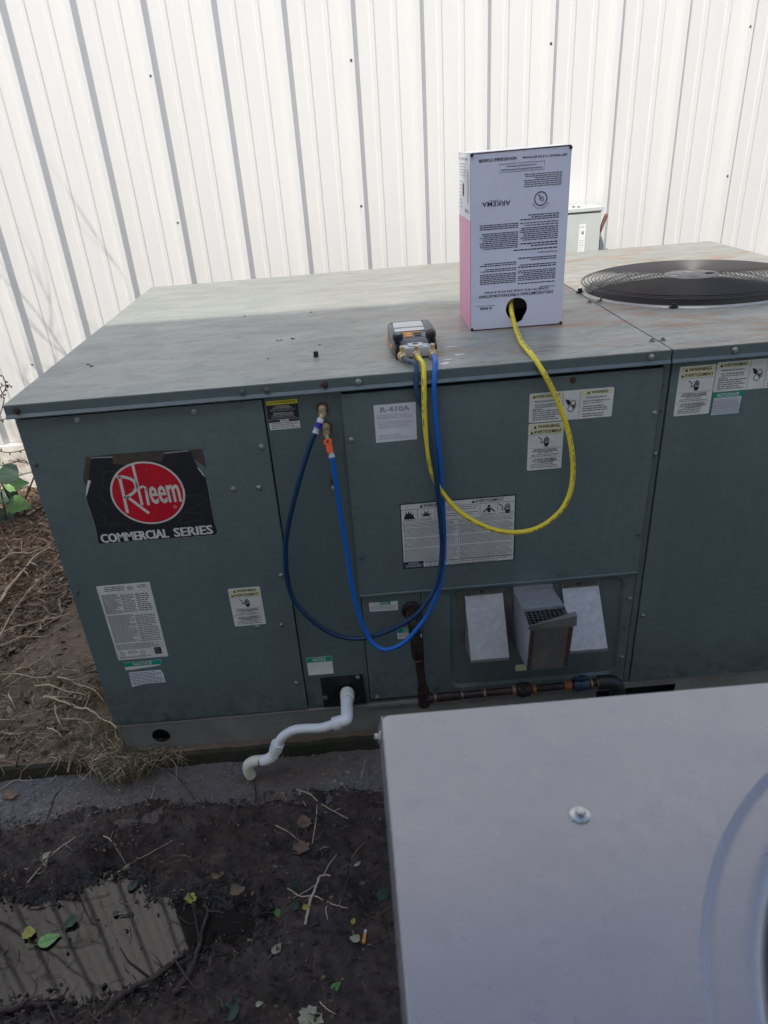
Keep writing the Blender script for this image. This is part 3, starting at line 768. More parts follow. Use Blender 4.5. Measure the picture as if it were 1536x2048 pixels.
for i in range(9): x = hx0+.008+i*.0122; tube(bm, [Vector((x, -.102, .598)), Vector((x, -.190, .597))], .0008, 4)
for i in range(7): y = -.106-i*.0125; tube(bm, [Vector((hx0+.001, y, .5985)), Vector((hx1-.001, y, .5985))], .0008, 4)
build('wire_screen', bm, M['wirewhite'], hc)
bm = B(); quad(bm, (hx0+.001, .0, .50), (hx1-.001, .0, .50), (hx1-.001, -.175, .50), (hx0+.001, -.175, .50)); build('flue_throat', bm, M['dark'], hc)

# ---- service ports
def port(x, z):
    bm = B(); lathe(bm, [(.0155, 0), (.0155, .002), (.010, .003), (.010, .0035)], (x, .0152, z), (0, -1, 0), 20); g = build('port_grommet', bm, M['rustscrew'], pB, smooth=True)
    bm = B(); lathe(bm, [(.0108, .001), (.0112, .007), (.0095, .011), (.0048, .012), (.0045, .034), (.006, .035), (.006, .046)], (x, .0152, z), (0, -1, .0), 14); build('service_port', bm, M['brass'], unit, smooth=True)
port(.762, 1.174); port(.766, 1.126)

# ---- drain plate
bm = B(); plate(bm, [[(.668, .230), (.803, .230), (.796, .341), (.668, .341)], circ(.745, .283, .028, 24)], (0, .0085, 0), (1, 0, 0), (0, 0, 1), .003)
dp = build('drain_plate', bm, M['black'], unit); 
bm = B(); tube(bm, path([(x, .0075, z) for x, z in circ(.745, .278, .043, 20)[9:21]], 2), .003, 6); build('plate_rib', bm, M['black'], dp)
add_screw(dp, .783, .0084, .334, SM, 1.1); add_screw(dp, .676, .0084, .266, SMB, 1.2)
bm = B(); lathe(bm, [(.027, 0), (.027, .002)], (.745, .0150, .283), (0, -1, 0), 24); build('plate_opening', bm, M['dark'], dp)

# ---- stickers on the unit
def big_round_badge():
    def q(a, b): p = FP(160+a/5.297, 880+b/5.297, .009); return (p.x, p.z)
    out = [q(*p) for p in [(345, 185), (350, 250), (500, 262), (700, 228), (870, 222), (895, 150), (1150, 112), (1180, 130), (1210, 215), (1250, 290), (1330, 395), (1350, 480), (1385, 640), (1410, 760), (1425, 860), (1465, 975), (1430, 1010), (830, 1060), (600, 1075), (215, 1105), (190, 1080), (165, 930), (120, 780), (80, 670), (60, 600), (75, 520), (90, 430), (110, 210), (140, 190)]]
    s = sheet('badge', pA, out, .0090, M['ink'], .0004, 'peeling black badge with a red disc')
    pr = Print((0, .0088, 0), (1, 0, 0), (0, 0, 1), .0002)
    cx, cz, rx, rz = .2885, .990, .0955, .0880
    pr.poly(circ(cx, cz, rx, 64, rz), 'badgewhite', 0); pr.poly(circ(cx, cz, rx*.945, 64, rz*.945), 'red', 1.5)
    k = 3
    def st(pts, wd): pr.stroke([q(*p) for p in pts], wd, 'badgewhite', k)
    st([(418, 385), (505, 772)], .0078)
    bowl = path([Vector((390, 392, 0)), Vector((470, 392, 0)), (560, 425, 0), (597, 490, 0), (575, 548, 0), (520, 590, 0), (470, 615, 0)], 5)
    st([(p[0], p[1]) for p in bowl], .0078)
    st([(500, 600), (732, 775)], .0078)
    st([(558, 262), (660, 688)], .0070)
    a = q(700, 580); 
    xx0 = q(690, 580)[0]; xx1 = q(1062, 560)[0]
    zt, zb_ = q(860, 480)[1], q(860, 672)[1]
    st([(632, 510), (660, 490), (690, 500), (705, 530)], .0058); st([(696, 515), (728, 690)], .0070)
    pr.text('eem', (q(735, 580)[0]+xx1)/2, (zt+zb_)/2, xx1-q(735, 580)[0], zt-zb_, 'badgewhite', .022, k)
    pr.text('R', q(1008, 705)[0], q(1008, 705)[1], .0035, .004, 'badgewhite', .01, k)
    c_ = q(1008, 705); pr.stroke([(x, z) for x, z in circ(c_[0], c_[1], .0042, 14)] + [(c_[0]+.0042, c_[1])], .0007, 'badgewhite', k)
    pr.text('COMMERCIAL', .2265, .8720, .182, .0265, 'sticker', .062, 1.5); pr.text('SERIES', .3835, .8720, .105, .0265, 'sticker', .062, 1.5)
    # pale cut edge and wrinkles of the vinyl
    pr.stroke([q(*p) for p in [(60, 600), (80, 680), (120, 790), (165, 940), (190, 1085), (215, 1103), (600, 1073), (1430, 1008), (1462, 975), (1425, 870), (1400, 740), (1345, 420)]], .0011, 'inkfaint', 1.2)
    for P_ in ([(110, 188), (345, 180)], [(890, 140), (1150, 112)]): pr.stroke([q(*p) for p in P_], .0028, 'inkfaint', 1.2)
    pr.poly([q(*p) for p in [(85, 425), (115, 430), (80, 560), (62, 605), (66, 520)]], 'sticker', 1.2)
    pr.poly([q(*p) for p in [(1240, 288), (1262, 300), (1330, 392), (1300, 370)]], 'sticker', 1.2)
    rd = random.Random(4)
    for seg in ([(165, 905), (500, 880), (520, 900), (520, 980)], [(220, 560), (215, 620), (290, 680), (420, 740)], [(245, 345), (300, 335), (380, 335)], [(1050, 880), (1290, 850), (1290, 800), (1240, 765), (1110, 765), (1050, 870)],
                [(1130, 590), (1280, 590), (1350, 640)], [(230, 790), (270, 830), (260, 880)], [(1140, 300), (1120, 330)], [(710, 250), (700, 420), (880, 470)], [(340, 545), (460, 560), (600, 500), (700, 460)], [(760, 790), (850, 870)], [(240, 345), (245, 500), (300, 520)], [(1100, 770), (1250, 690), (1340, 640)]):
        pr.stroke([q(*p) for p in seg], .0006, 'inkgrey', 3.2)
    pr.done(s, NM)
    # stain of old glue round the badge
    b2 = B(); plate(b2, [[q(*p) for p in [(60, 180), (340, 150), (880, 110), (1300, 95), (1340, 300), (1200, 200), (900, 230), (350, 260), (70, 500), (30, 420)]]], (0, .0093, 0), (1, 0, 0), (0, 0, 1), .0002)
    build('glue_stain', b2, simple('glue_stain', (.075, .062, .045), .6, var=.3, scale=40), pA)
big_round_badge()

def hand_icon(pr, cx, cz, s, m='ink'):
    pr.stroke([(cx-.55*s, cz+.42*s), (cx-.20*s, cz+.12*s), (cx-.30*s, cz-.10*s), (cx-.12*s, cz-.22*s)], .09*s, m)
    for i in range(4): pr.stroke([(cx+(.03+.12*i)*s, cz-.12*s), (cx+(.05+.13*i)*s, cz+(.30, .42, .38, .24)[i]*s)], .085*s, m)
    pr.stroke([(cx-.10*s, cz-.02*s), (cx+.10*s, cz-.25*s)], .10*s, m)
    pr.poly([(cx-.02*s, cz-.20*s), (cx+.50*s, cz-.16*s), (cx+.42*s, cz-.38*s), (cx+.36*s, cz-.55*s), (cx+.08*s, cz-.55*s), (cx+.04*s, cz-.38*s)], m, 1.4)
def gear_icon(pr, cx, cz, s, m='ink'):
    for (gx, gz_, r) in ((cx+.22*s, cz+.18*s, .17*s), (cx+.05*s, cz-.28*s, .21*s)):
        P_ = []
        for i in range(28):
            a = 2*math.pi*i/28; rr = r*(1.0 if i % 4 < 2 else 1.22); P_.append((gx+rr*math.cos(a), gz_+rr*math.sin(a)))
        pr.stroke(P_+[P_[0]], .055*s, m)
    pr.poly([(cx-.42*s, cz+.50*s), (cx-.10*s, cz+.44*s), (cx+.06*s, cz+.12*s), (cx-.06*s, cz-.02*s), (cx-.22*s, cz+.06*s)], m, 1.4)
    for i in range(4): pr.stroke([(cx+.15*s, cz-.02*s-.05*s*i), (cx+.48*s, cz+(.06-.11*i)*s)], .045*s, m)
def hazard_label(parent, x0, x1, z0, z1, y, label, seed):
    s = sheet('warning_label', parent, rrect(x0, x1, z0, z1, .003, 2), y, M['sticker'], .0004, label)
    pr = Print((x0, y, z0), (1, 0, 0), (0, 0, 1), .0003); W, H = x1-x0, z1-z0
    pr.rect(.003, W-.003, H*.885, H-.003, 'cream'); pr.rect(.003, W-.003, H*.765, H*.875, 'cream')
    pr.tri(W*.19, H*.925, H*.06, 'ink'); pr.text('WARNING', W*.57, H*.928, W*.62, H*.065, 'ink', .018)
    pr.tri(W*.10, H*.815, H*.06, 'ink'); pr.text('AVERTISSEMENT', W*.55, H*.820, W*.80, H*.065, 'ink', .018)
    pr.rect(.003, W-.003, H*.752, H*.757, 'inkgrey'); pr.rect(.003, W-.003, H*.472, H*.477, 'inkgrey'); pr.rect(.003, W-.003, H*.265, H*.270, 'inkgrey')
    hand_icon(pr, W*.46, H*.62, H*.22)
    pr.text('HAZARDOUS VOLTAGE', W*.5, H*.440, W*.66, H*.032, 'ink', .02); pr.text('CAN CAUSE SEVERE PERSONAL', W*.5, H*.402, W*.74, H*.026, 'ink', .02); pr.text('INJURY OR DEATH.', W*.5, H*.368, W*.42, H*.026, 'ink', .02)
    pr.lines(W*.10, W*.90, H*.338, H*.285, H*.032, 'inkgrey', .42, seed=seed)
    pr.text('COURANT DANGEREUX', W*.5, H*.232, W*.68, H*.032, 'ink', .02); pr.text('PEUT CAUSER DES BLESSURES', W*.5, H*.195, W*.74, H*.026, 'ink', .02); pr.text('OU ENTRAINER LA MORT.', W*.5, H*.160, W*.56, H*.026, 'ink', .02)
    pr.lines(W*.10, W*.90, H*.128, H*.045, H*.034, 'inkgrey', .42, seed=seed+1)
    pr.done(s, NM); return s
hazard_label(pA, .4435, .5335, .556, .683, .0090, 'warning label low on the badge panel', 1)
hazard_label(pC, 1.2755, 1.3655, .966, 1.092, .0040, 'warning label half behind the yellow hose', 2)
hazard_label(pF, 1.6465, 1.7365, 1.0785, 1.2035, .0090, 'warning label under the fan lid', 3)
def rotating_label(parent, x0, x1, z0, z1, y, label):
    s = sheet('warning_label', parent, rrect(x0, x1, z0, z1, .004, 2), y, M['sticker'], .0004, label)
    pr = Print((x0, y, z0), (1, 0, 0), (0, 0, 1), .0003); W, H = x1-x0, z1-z0
    pr.rect(.004, W*.395, H*.80, H-.004, 'cream'); pr.rect(W*.605, W-.004, H*.80, H-.004, 'cream')
    for u in (.40, .60): pr.rect(W*u-.0004, W*u+.0004, .003, H-.003, 'inkgrey')
    pr.tri(W*.055, H*.885, H*.10, 'ink'); pr.text('AVERTISSEMENT', W*.22, H*.888, W*.285, H*.10, 'ink', .018)
    pr.tri(W*.70, H*.885, H*.10, 'ink'); pr.text('WARNING', W*.83, H*.888, W*.20, H*.10, 'ink', .018)
    pr.text('PIECES EN ROTATION !', W*.20, H*.715, W*.28, H*.055, 'ink', .018); pr.text('ROTATING PARTS !', W*.80, H*.715, W*.25, H*.055, 'ink', .018)
    for i, t in enumerate(('PEUT CAUSER DES BLESSURES', 'CORPORELLES GRAVES, VOIRE', 'MORTELLES.')): pr.text(t, W*(.20 if i < 2 else .10), H*(.60-.075*i), W*(.27 if i < 2 else .11), H*.045, 'ink', .02)
    for i, t in enumerate(('CAN CAUSE SEVERE PERSONAL', 'INJURY OR DEATH.')): pr.text(t, W*(.80-.045*i), H*(.60-.075*i), W*(.33-.10*i), H*.045, 'ink', .02)
    pr.lines(W*.04, W*.38, H*.40, H*.06, H*.072, 'inkgrey', .45, seed=5); pr.lines(W*.64, W*.96, H*.43, H*.22, H*.072, 'inkgrey', .45, seed=6); pr.lines(W*.64, W*.90, H*.17, H*.06, H*.072, 'inkgrey', .45, seed=7)
    gear_icon(pr, W*.49, H*.50, H*.42)
    pr.done(s, NM)
rotating_label(pC, 1.2755, 1.4855, 1.0945, 1.1695, .0040, 'wide rotating parts label crossed by the yellow hose')
rotating_label(pF, 1.7385, 1.9485, 1.1325, 1.2070, .0090, 'wide rotating parts label cut by the picture edge')
def notice(parent, pts, y, label, hdr=None, txt='NOTICE', rows=3, body='sticker', band=(.70, 1.0), tw=.5, faint='inkfaint', rim=False, small=False):
    x0, x1, z0, z1 = min(p[0] for p in pts), max(p[0] for p in pts), min(p[1] for p in pts), max(p[1] for p in pts)
    s = sheet('notice_label', parent, pts, y, M['tealrim' if rim else body], .0004, label)
    pr = Print((x0, y, z0), (1, 0, 0), (0, 0, 1), .0003); W, H = x1-x0, z1-z0
    if rim: pr.rect(.003, W-.003, .003, H*.78, 'paper', 1)
    if band:
        u0, u1 = (.36*W, .74*W) if small else (0.0008, W-.0008)
        pr.rect(u0, u1, H*band[0], H*band[1]-.0004, 'teal', 1.1)
        pr.text(txt, W*.52 if small else W*.5, H*(band[0]+band[1])/2, W*(.32 if small else tw), H*(band[1]-band[0])*.68, 'badgewhite', .015, 1.8)
    if rows:
        top = H*(band[0] if band else 1)-.004; pr.lines(.004, W-.004, top, .003, (top-.003)/rows, faint, .42, seed=rows)
    pr.done(s, NM)
notice(pA, [(.0975, .462), (.207, .462), (.2065, .450), (.203, .443), (.185, .439), (.150, .437), (.120, .434), (.0965, .434)], .0090, 'torn green topped notice strip under the data plate', band=(.42, 1.0), rows=0)
notice(pA, [(.104, .425), (.1985, .425), (.2035, .412), (.2035, .376), (.150, .377), (.125, .374), (.1015, .370), (.1025, .400)], .0090, 'torn scrap of small print below the green notice', band=None, rows=9, body='paper', faint='greyprint')
notice(pDD, [(.8345, .595), (.9185, .5935), (.9175, .5625), (.836, .564)], .0130, 'small white notice with a green word beside the gas pipe', band=(.66, 1.0), small=True, rows=3)
notice(pDD, [(.911, .498), (.9835, .498), (.9835, .4595), (.911, .4595)], .0130, 'green topped notice behind the gas pipe', band=(.56, 1.0), rows=3)
notice(pB, [(.6335, .4175), (.710, .4175), (.710, .3515), (.6335, .3515)], .0150, 'green topped blank notice above the drain plate', band=(.72, 1.0), rows=0)
notice(pF, rrect(1.7400, 1.8170, 1.0700, 1.1305, .003, 2), .0090, 'green rimmed notice below the wide label', band=(.78, 1.0), txt='NOTICE/AVIS', tw=.72, rows=9, rim=True)
sheet('label_strip', pE, [(1.268, .318), (1.3545, .318), (1.3545, .2945), (1.268, .2945)], .0220, M['cream'], .0004, 'narrow pale strip label under the flue hood')
# data plate
s = sheet('data_plate', pA, [(.085, .4715), (.232, .4715), (.2335, .7275), (.085, .7275)], .0090, M['sticker'], .0006, 'tall silver white data plate')
pr = Print((.085, .0090, .4715), (1, 0, 0), (0, 0, 1), .0003)
pr.lines(.020, .075, .250, .235, .0055, 'ink', .42, .1, seed=1); pr.lines(.083, .10, .246, .235, .006, 'ink', .4, seed=2); pr.lines(.112, .138, .250, .236, .006, 'ink', .4, seed=3)
pr.lines(.006, .055, .226, .160, .0036, 'ink', .45, .5, seed=4); pr.lines(.058, .095, .222, .160, .0050, 'greyprint', .45, .6, seed=5); pr.lines(.100, .138, .222, .160, .0066, 'ink', .40, .5, seed=6)
pr.lines(.006, .080, .156, .062, .0034, 'greyprint', .5, .35, seed=7); pr.lines(.083, .140, .152, .062, .0058, 'greyprint', .45, .5, seed=8)
pr.lines(.006, .130, .056, .034, .0036, 'greyprint', .45, .25, seed=9); pr.lines(.006, .10, .012, .003, .0030, 'greyprint', .4, .3, seed=10)
for cx in (.018, .077):
    pr.stroke(circ(cx, .0225, .0062, 18)+[(cx+.0062, .0225)], .0014, 'ink'); pr.text('UL', cx, .0225, .006, .004, 'ink', .01); pr.lines(cx-.006, cx+.006, .0125, .010, .003, 'ink', .5, .1, wl=(.002, .004))
pr.rect(.112, .132, .012, .036, 'ink'); pr.lines(.115, .129, .031, .015, .004, 'inkfaint', .3, .3, k=1.5, wl=(.002, .006))
pr.lines(.034, .062, .031, .018, .004, 'greyprint', .4, .2)
pr.done(s, NM)
# caution sticker yellow over black
s = sheet('caution_label', pB, [(.6245, 1.1285), (.7015, 1.1285), (.7035, 1.2030), (.6255, 1.2030)], .0150, M['ink'], .0004, 'black and yellow caution label next to the service ports')
pr = Print((.625, .0150, 1.1285), (1, 0, 0), (0, 0, 1), .0003); W, H = .0775, .0745
pr.rect(0.0005, W, H*.855, H-.0003, 'yellow'); pr.text('ATTENTION/CAUTION', W*.53, H*.925, W*.80, H*.07, 'ink', .012); pr.tri(W*.08, H*.922, H*.06, 'ink')
for t, v, wd in (('HIGH PRESSURE', .80, .46), ('R-410A REFRIGERANT', .745, .62), ('REFRIGERANT R-410A', .565, .62), ('SOUS HAUTE PRESSION', .51, .66)): pr.text(t, W*.5, H*v, W*wd, H*.042, 'badgewhite', .012, 1.2)
pr.lines(W*.10, W*.92, H*.70, H*.62, H*.045, 'inkfaint', .35, .2); pr.lines(W*.10, W*.92, H*.465, H*.37, H*.045, 'inkfaint', .35, .2)
pr.rect(0, W, H*.345, H*.355, 'badgewhite'); pr.rect(W*.37, W*.65, H*.265, H*.335, 'badgewhite'); pr.text('NOTICE', W*.51, H*.30, W*.2, H*.035, 'ink', .01, 2.0)
pr.rect(.0008, W-.0006, .0005, H*.26, 'sticker'); pr.lines(W*.08, W*.94, H*.235, H*.04, H*.055, 'greyprint', .38, .25, k=1.6)
pr.done(s, NM)
# refrigerant note
s = sheet('paper_note', pC, [(.8885, 1.0765), (.9920, 1.0775), (.9925, 1.1735), (.8880, 1.1735)], .0040, M['paper'], .0003, 'pale paper note with large grey letters')
pr = Print((.8885, .0040, 1.077), (1, 0, 0), (0, 0, 1), .0003)
pr.text('R-410A', .052, .0835, .074, .0135, 'inkfaint', .05); pr.lines(.006, .097, .070, .060, .0042, 'inkfaint', .3, .2); pr.lines(.008, .092, .052, .036, .0048, 'inkfaint', .3, .3); pr.lines(.008, .092, .018, .006, .0048, 'inkfaint', .3, .4)
pr.done(s, NM)
# large two column warning
s = sheet('warning_label', pC, [(.9385, .7010), (1.2500, .7010), (1.2500, .9015), (.9385, .9015)], .0040, M['navyink'], .0004, 'large two column warning label behind the hoses')
pr = Print((.9385, .0040, .7010), (1, 0, 0), (0, 0, 1), .0003); W, H = .3115, .2005
pr.rect(.003, W-.0035, .003, H-.0032, 'sticker', 1)
def ln(u0, u1, v0, v1): pr.rect(u0, u1, v0, v1, 'ink', 1.5)
ln(.003, W-.003, H*.905, H*.910); ln(.003, W-.003, H*.705, H*.710)
for u in (.150, .300, .690, .842): ln(W*u-.0004, W*u+.0004, H*.710, H*.905)
ln(W*.50-.0004, W*.50+.0004, H*.115, H*.705)
pr.tri(W*.185, H*.948, H*.045, 'ink'); pr.text('WARNING', W*.285, H*.949, W*.165, H*.045, 'ink', .02, 1.8)
pr.tri(W*.630, H*.948, H*.045, 'ink'); pr.text('AVERTISSEMENT', W*.770, H*.949, W*.25, H*.045, 'ink', .02, 1.8)
def burst(cx, cz, s, kind):
    if kind == 0:
        P_ = [(-.5, -.4), (-.42, -.05), (-.3, .1), (-.34, .35), (-.15, .12), (-.05, .45), (.05, .1), (.2, .38), (.2, .0), (.42, .2), (.36, -.12), (.55, -.4)]
        pr.poly([(cx+a*s, cz+b*s) for a, b in P_], 'ink', 1.6)
    elif kind == 1:
        P_ = []
        for i in range(11):
            a = math.pi*(-.12+1.24*i/10); r = .55 if i % 2 == 0 else .22; P_.append((cx+r*s*math.cos(a), cz-.25*s+r*1.2*s*math.sin(a)))
        pr.poly(P_+[(cx-.12*s, cz-.25*s), (cx+.12*s, cz-.25*s)], 'ink', 1.6)
    elif kind == 2:
        pr.poly(circ(cx, cz+.25*s, .13*s, 12), 'ink', 1.6); pr.poly([(cx-.16*s, cz+.10*s), (cx+.16*s, cz+.10*s), (cx+.14*s, cz-.35*s), (cx-.14*s, cz-.35*s)], 'ink', 1.6)
        pr.stroke([(cx-.1*s, cz+.05*s), (cx-.55*s, cz-.32*s)], .12*s, 'ink', 1.6); pr.stroke([(cx+.1*s, cz+.05*s), (cx+.55*s, cz-.32*s)], .12*s, 'ink', 1.6)
burst(W*.078, H*.825, .030, 0); burst(W*.225, H*.83, .030, 1); burst(W*.766, H*.825, .030, 2)
_st = pr.stroke
hand_icon(pr, W*.905, H*.82, .031)
for a, b in ((.02, .14), (.165, .285), (.705, .83), (.857, .98)): pr.lines(W*a, W*b, H*.755, H*.720, .0034, 'inkgrey', .4, .2, k=1.6)
pr.lines(W*.315, W*.675, H*.885, H*.84, .0060, 'inkgrey', .32, .15, k=1.6); pr.lines(W*.315, W*.675, H*.805, H*.765, .0060, 'inkgrey', .32, .15, k=1.6)
for a, b in ((.022, .490), (.512, .978)):
    v = H*.690
    for hgt in (.05, .15, .15, .10, .12): 
        pr.lines(W*a, W*b, v, v-H*hgt, .0036, 'greyprint', .40, .12, k=1.6, wl=(.003, .009), seed=int(v*1e4)); pr.tri(W*a+.001, v-.001, .003, 'ink'); v -= H*hgt+.0022
pr.rect(.003, W*.185, H*.065, H*.112, 'ink', 1.7); pr.rect(.003, W*.185, H*.016, H*.060, 'ink', 1.7)
pr.text('NOTICE', W*.095, H*.088, W*.09, H*.026, 'card', .012, 2.4); pr.text('ATTENTION', W*.095, H*.038, W*.14, H*.026, 'card', .012, 2.4)
pr.lines(W*.20, W*.97, H*.095, H*.02, .0062, 'greyprint', .34, .2, k=1.6)
pr.done(s, NM)
# faint pressed wording by the ports
for z, wd in ((1.148, .035), (.955, .03)):
    pr = Print((.70, .0152, z), (1, 0, 0), (0, 0, 1), .0003); pr.lines(.0, wd, .006, -.006, .007, 'paint_ghost', .2, .3) if False else None

# ================================================================== THINGS ON AND ROUND THE UNIT
# small black valve cap on the lid
bm = B(); lathe(bm, [(.0065, 0), (.0068, .004), (.0062, .013), (.005, .014)], (.751, .222, 1.2505), (0, 0, 1), 12)
build('valve_cap', bm, M['black'], None, cat='cap', label='tiny black valve cap standing alone on the lid left of the gauge')

# ---- cardboard box
yaw = -0.0227; bo = Vector((1.1885, .3655, 1.2505)); bu = Vector((math.cos(yaw), math.sin(yaw), 0)); bv = Vector((-math.sin(yaw), math.cos(yaw), 0)); bz = Vector((0, 0, 1))
BW, BD, BH = .257, .240, .4365
cb = empty('cardboard_box', bo + bu*BW/2 + bv*BD/2, 'white and pink printed cardboard box standing upside down on the green unit', 'box')
hole = []
for i in range(40):
    a = 2*math.pi*i/40; r = .0298*(1 + .02*math.sin(3*a)); hole.append((BW*.497 + r*math.cos(a), BH*.116 + r*1.03*math.sin(a)))
hole2 = []
for a, b in hole:
    if b < BH*.116-.022 and a > BW*.49: b -= .006
    hole2.append((a, b))
bm = B(); plate(bm, [[(0.001, 0.002), (BW-.001, 0.001), (BW, BH-.001), (.001, BH)], hole2], bo, bu, bz, .004); front = build('front_face', bm, M['card'], cb)
def bquad(name, pts, mat, t, N, parent=None, label=None):
    bm = B(); v = [bm.verts.new(p) for p in pts]; k = [bm.verts.new(p - Vector(N)*t) for p in pts]
    n = len(v); bm.faces.new(v); bm.faces.new(k[::-1])
    for i in range(n): bm.faces.new((v[i], k[i], k[(i+1) % n], v[(i+1) % n]))
    bmesh.ops.recalc_face_normals(bm, faces=bm.faces)
    return build(name, bm, M[mat], parent or cb, label=label)
def bp(u, v, z): return bo + bu*u + bv*v + bz*z
lw = bquad('side_face', [bp(0, BD, BH*.645), bp(0, .0045, BH*.645), bp(0, .0045, BH), bp(0, BD, BH)], 'cardside', .004, -bu, label='white upper part of the narrow side')
lp = bquad('side_face', [bp(0, BD, 0), bp(0, .0045, 0), bp(0, .0045, BH*.6448), bp(0, BD, BH*.6448)], 'pink', .004, -bu, label='pink lower part of the narrow side')
bquad('side_face', [bp(BW, .0045, 0), bp(BW, BD, 0), bp(BW, BD, BH), bp(BW, .0045, BH)], 'pink', .004, bu)
bquad('back_face', [bp(BW, BD, 0), bp(0, BD, 0), bp(0, BD, BH), bp(BW, BD, BH)], 'cardside', .004, bv)
bquad('bottom_face', [bp(0.005, .005, .001), bp(BW-.005, .005, .001), bp(BW-.005, BD-.005, .001), bp(.005, BD-.005, .001)], 'cardbrown', .003, -bz)
bquad('top_flap', [bp(0, .002, BH+.001), bp(BW, .002, BH+.001), bp(BW, BD*.5, BH+.003), bp(0, BD*.5, BH+.002)], 'cardside', .003, bz)
bquad('top_flap', [bp(0, BD*.5+.002, BH+.002), bp(BW, BD*.5+.002, BH+.003), bp(BW, BD, BH), bp(0, BD, BH)], 'cardside', .003, bz)
for u in (0, BW):
    for zz in (0, BH):
        bm = B(); lathe(bm, [(.0042, -.001), (.0042, .004)], bp(u+(.003 if u == 0 else -.003), -.0002, zz+(.004 if zz == 0 else -.004)), -bv, 8); build('punched_corner', bm, M['ink'], front)
# dark seam edges of the front face
bm = B(); tube(bm, [bp(.002, .0, BH-.0003), bp(BW-.002, .0, BH+.001)], .0016, 5); tube(bm, [bp(.002, .0, .0014), bp(BW-.002, .0, .0014)], .0018, 5); tube(bm, [bp(.0, .001, .002), bp(.0, .001, BH)], .0006, 4); build('board_edge', bm, M['cardbrown'], front)
# print, upside down: origin top right corner, reading to the left and downwards
pr = Print(bp(BW, -.0001, BH), -bu, -bz, .0004)
def bt(t, u0, u1, v, h, m='navyink', b=0.03): pr.text(t, (1-(u0+u1)/2)*BW, v*BH, (u1-u0)*BW, h, m, b)
bt('NET WEIGHT: 11.3 KG (25 Pounds)', .515, .955, .040, .0066, b=.03); bt('NON-REUSABLE CYLINDER', .08, .455, .040, .0068)
r0, r1, v0, v1 = (1-.735)*BW, (1-.285)*BW, .066*BH, .108*BH
pr.stroke([(r0, v0), (r1, v0), (r1, v1), (r0, v1), (r0, v0)], .0009, 'navyink')
bt('Contains fluorinated greenhouse gases', .300, .720, .0965, .0042, b=.035); bt('covered by Kyoto Protocol', .365, .655, .0790, .0042, b=.035)
def blk(u0, u1, va, vb, pitch, seed, ragged=.3, m='navyink', f=.52):
    pr.lines((1-u1)*BW, (1-u0)*BW, vb*BH, va*BH, pitch, m, f, ragged, wl=(.004, .012), seed=seed)
blk(.535, .915, .125, .195, .0046, 1, .35, 'inkgrey')
blk(.51, .905, .335, .372, .0050, 2); blk(.51, .905, .378, .405, .0058, 3, .6, 'inkgrey'); blk(.51, .905, .412, .485, .0048, 4, .1); blk(.51, .905, .492, .520, .006, 5, .5); blk(.45, .905, .530, .540, .006, 6, .1)
bt('Portugues/Portuguese', .70, .905, .558, .0042, b=.035)
blk(.095, .49, .372, .410, .0048, 7, .15); blk(.095, .49, .425, .520, .0046, 8, .1)
blk(.50, .90, .575, .600, .0052, 9, .4); blk(.50, .90, .612, .640, .0054, 10, .3); blk(.50, .90, .655, .715, .0047, 11, .15); blk(.50, .90, .722, .735, .005, 12, .4); blk(.44, .90, .742, .748, .006, 13, .05)
blk(.095, .48, .595, .618, .005, 14, .3); blk(.095, .48, .630, .650, .0048, 15, .2); blk(.095, .48, .658, .722, .0047, 16, .08)
bt('Espanol/Spanish', .74, .895, .7585, .0042, b=.012)
bt('(CAS# 75-10-5; CAS# 354-33-6) R-410A', .145, .835, .7700, .0070, b=.02); bt('DIFLUOROMETANO Y PENTAFLUOROETANO', .085, .885, .7945, .0076, b=.02)
bt('R-410A', .095, .225, .866, .0075, b=.035); pr.lines((1-.26)*BW, (1-.06)*BW, .852*BH, .845*BH, .003, 'navyink', .4, .1)
# maker's word and the round approval mark
bt('ARKEMA', .115, .405, .2700, .0120, b=.011); pr.lines((1-.30)*BW, (1-.19)*BW, .2525*BH, .249*BH, .002, 'navyink', .4, 0)
cu, cv = (1-.712)*BW, .262*BH
pr.stroke(circ(cu, cv, .0158, 32)+[(cu+.0158, cv)], .0026, 'navyink')
pr.text('U', cu-.0035, cv+.001, .0075, .0120, 'navyink', .03); pr.text('L', cu+.0045, cv-.003, .0060, .0110, 'navyink', .03)
pr.stroke(circ(cu+.003, cv-.0095, .0018, 10)+[(cu+.0048, cv-.0095)], .0004, 'navyink')
for i, ch in enumerate('CLASSIFIED'):
    a = (-58 + 116*i/9)*math.pi/180; r = .0225; V_, F_, x0, x1, y0, y1 = textmesh(ch, .012); b = pr.bm('navyink'); vv = []
    for x, y, z in V_:
        lx = (x-(x0+x1)/2)*.0062; ly = (y-(y0+y1)/2)*.0064
        vv.append(b.verts.new(pr.P(cu + (r+ly)*math.sin(a) + lx*math.cos(a), cv + (r+ly)*math.cos(a) - lx*math.sin(a), 1.4)))
    for f in F_: b.faces.new([vv[i] for i in f])
pr.done(front, NM)
# prints on the narrow side
pr = Print(bp(-.0002, BD, BH*.645), -bv, bz, .0004)
pr.rect(BD*.72, BD*.735, BH*.10, BH*.27, 'navyink'); pr.rect(BD*.79, BD*.805, BH*.09, BH*.27, 'navyink'); pr.rect(BD*.86, BD*.875, BH*.09, BH*.26, 'navyink')
pr.lines(BD*.15, BD*.62, BH*.30, BH*.22, .007, 'inkfaint', .3, .3); pr.text('R-410A', BD*.45, BH*.325, BD*.7, .007, 'greyprint', .0); pr.text('ARKEMA', BD*.72, BH*.045, BD*.35, .010, 'greyprint', 0)
pr.rect(BD*.36, BD*.47, BH*.12, BH*.19, 'cardbrown'); pr.lines(BD*.1, BD*.32, BH*.2, BH*.05, .009, 'inkfaint', .25, .2)
pr.done(lw, NM)
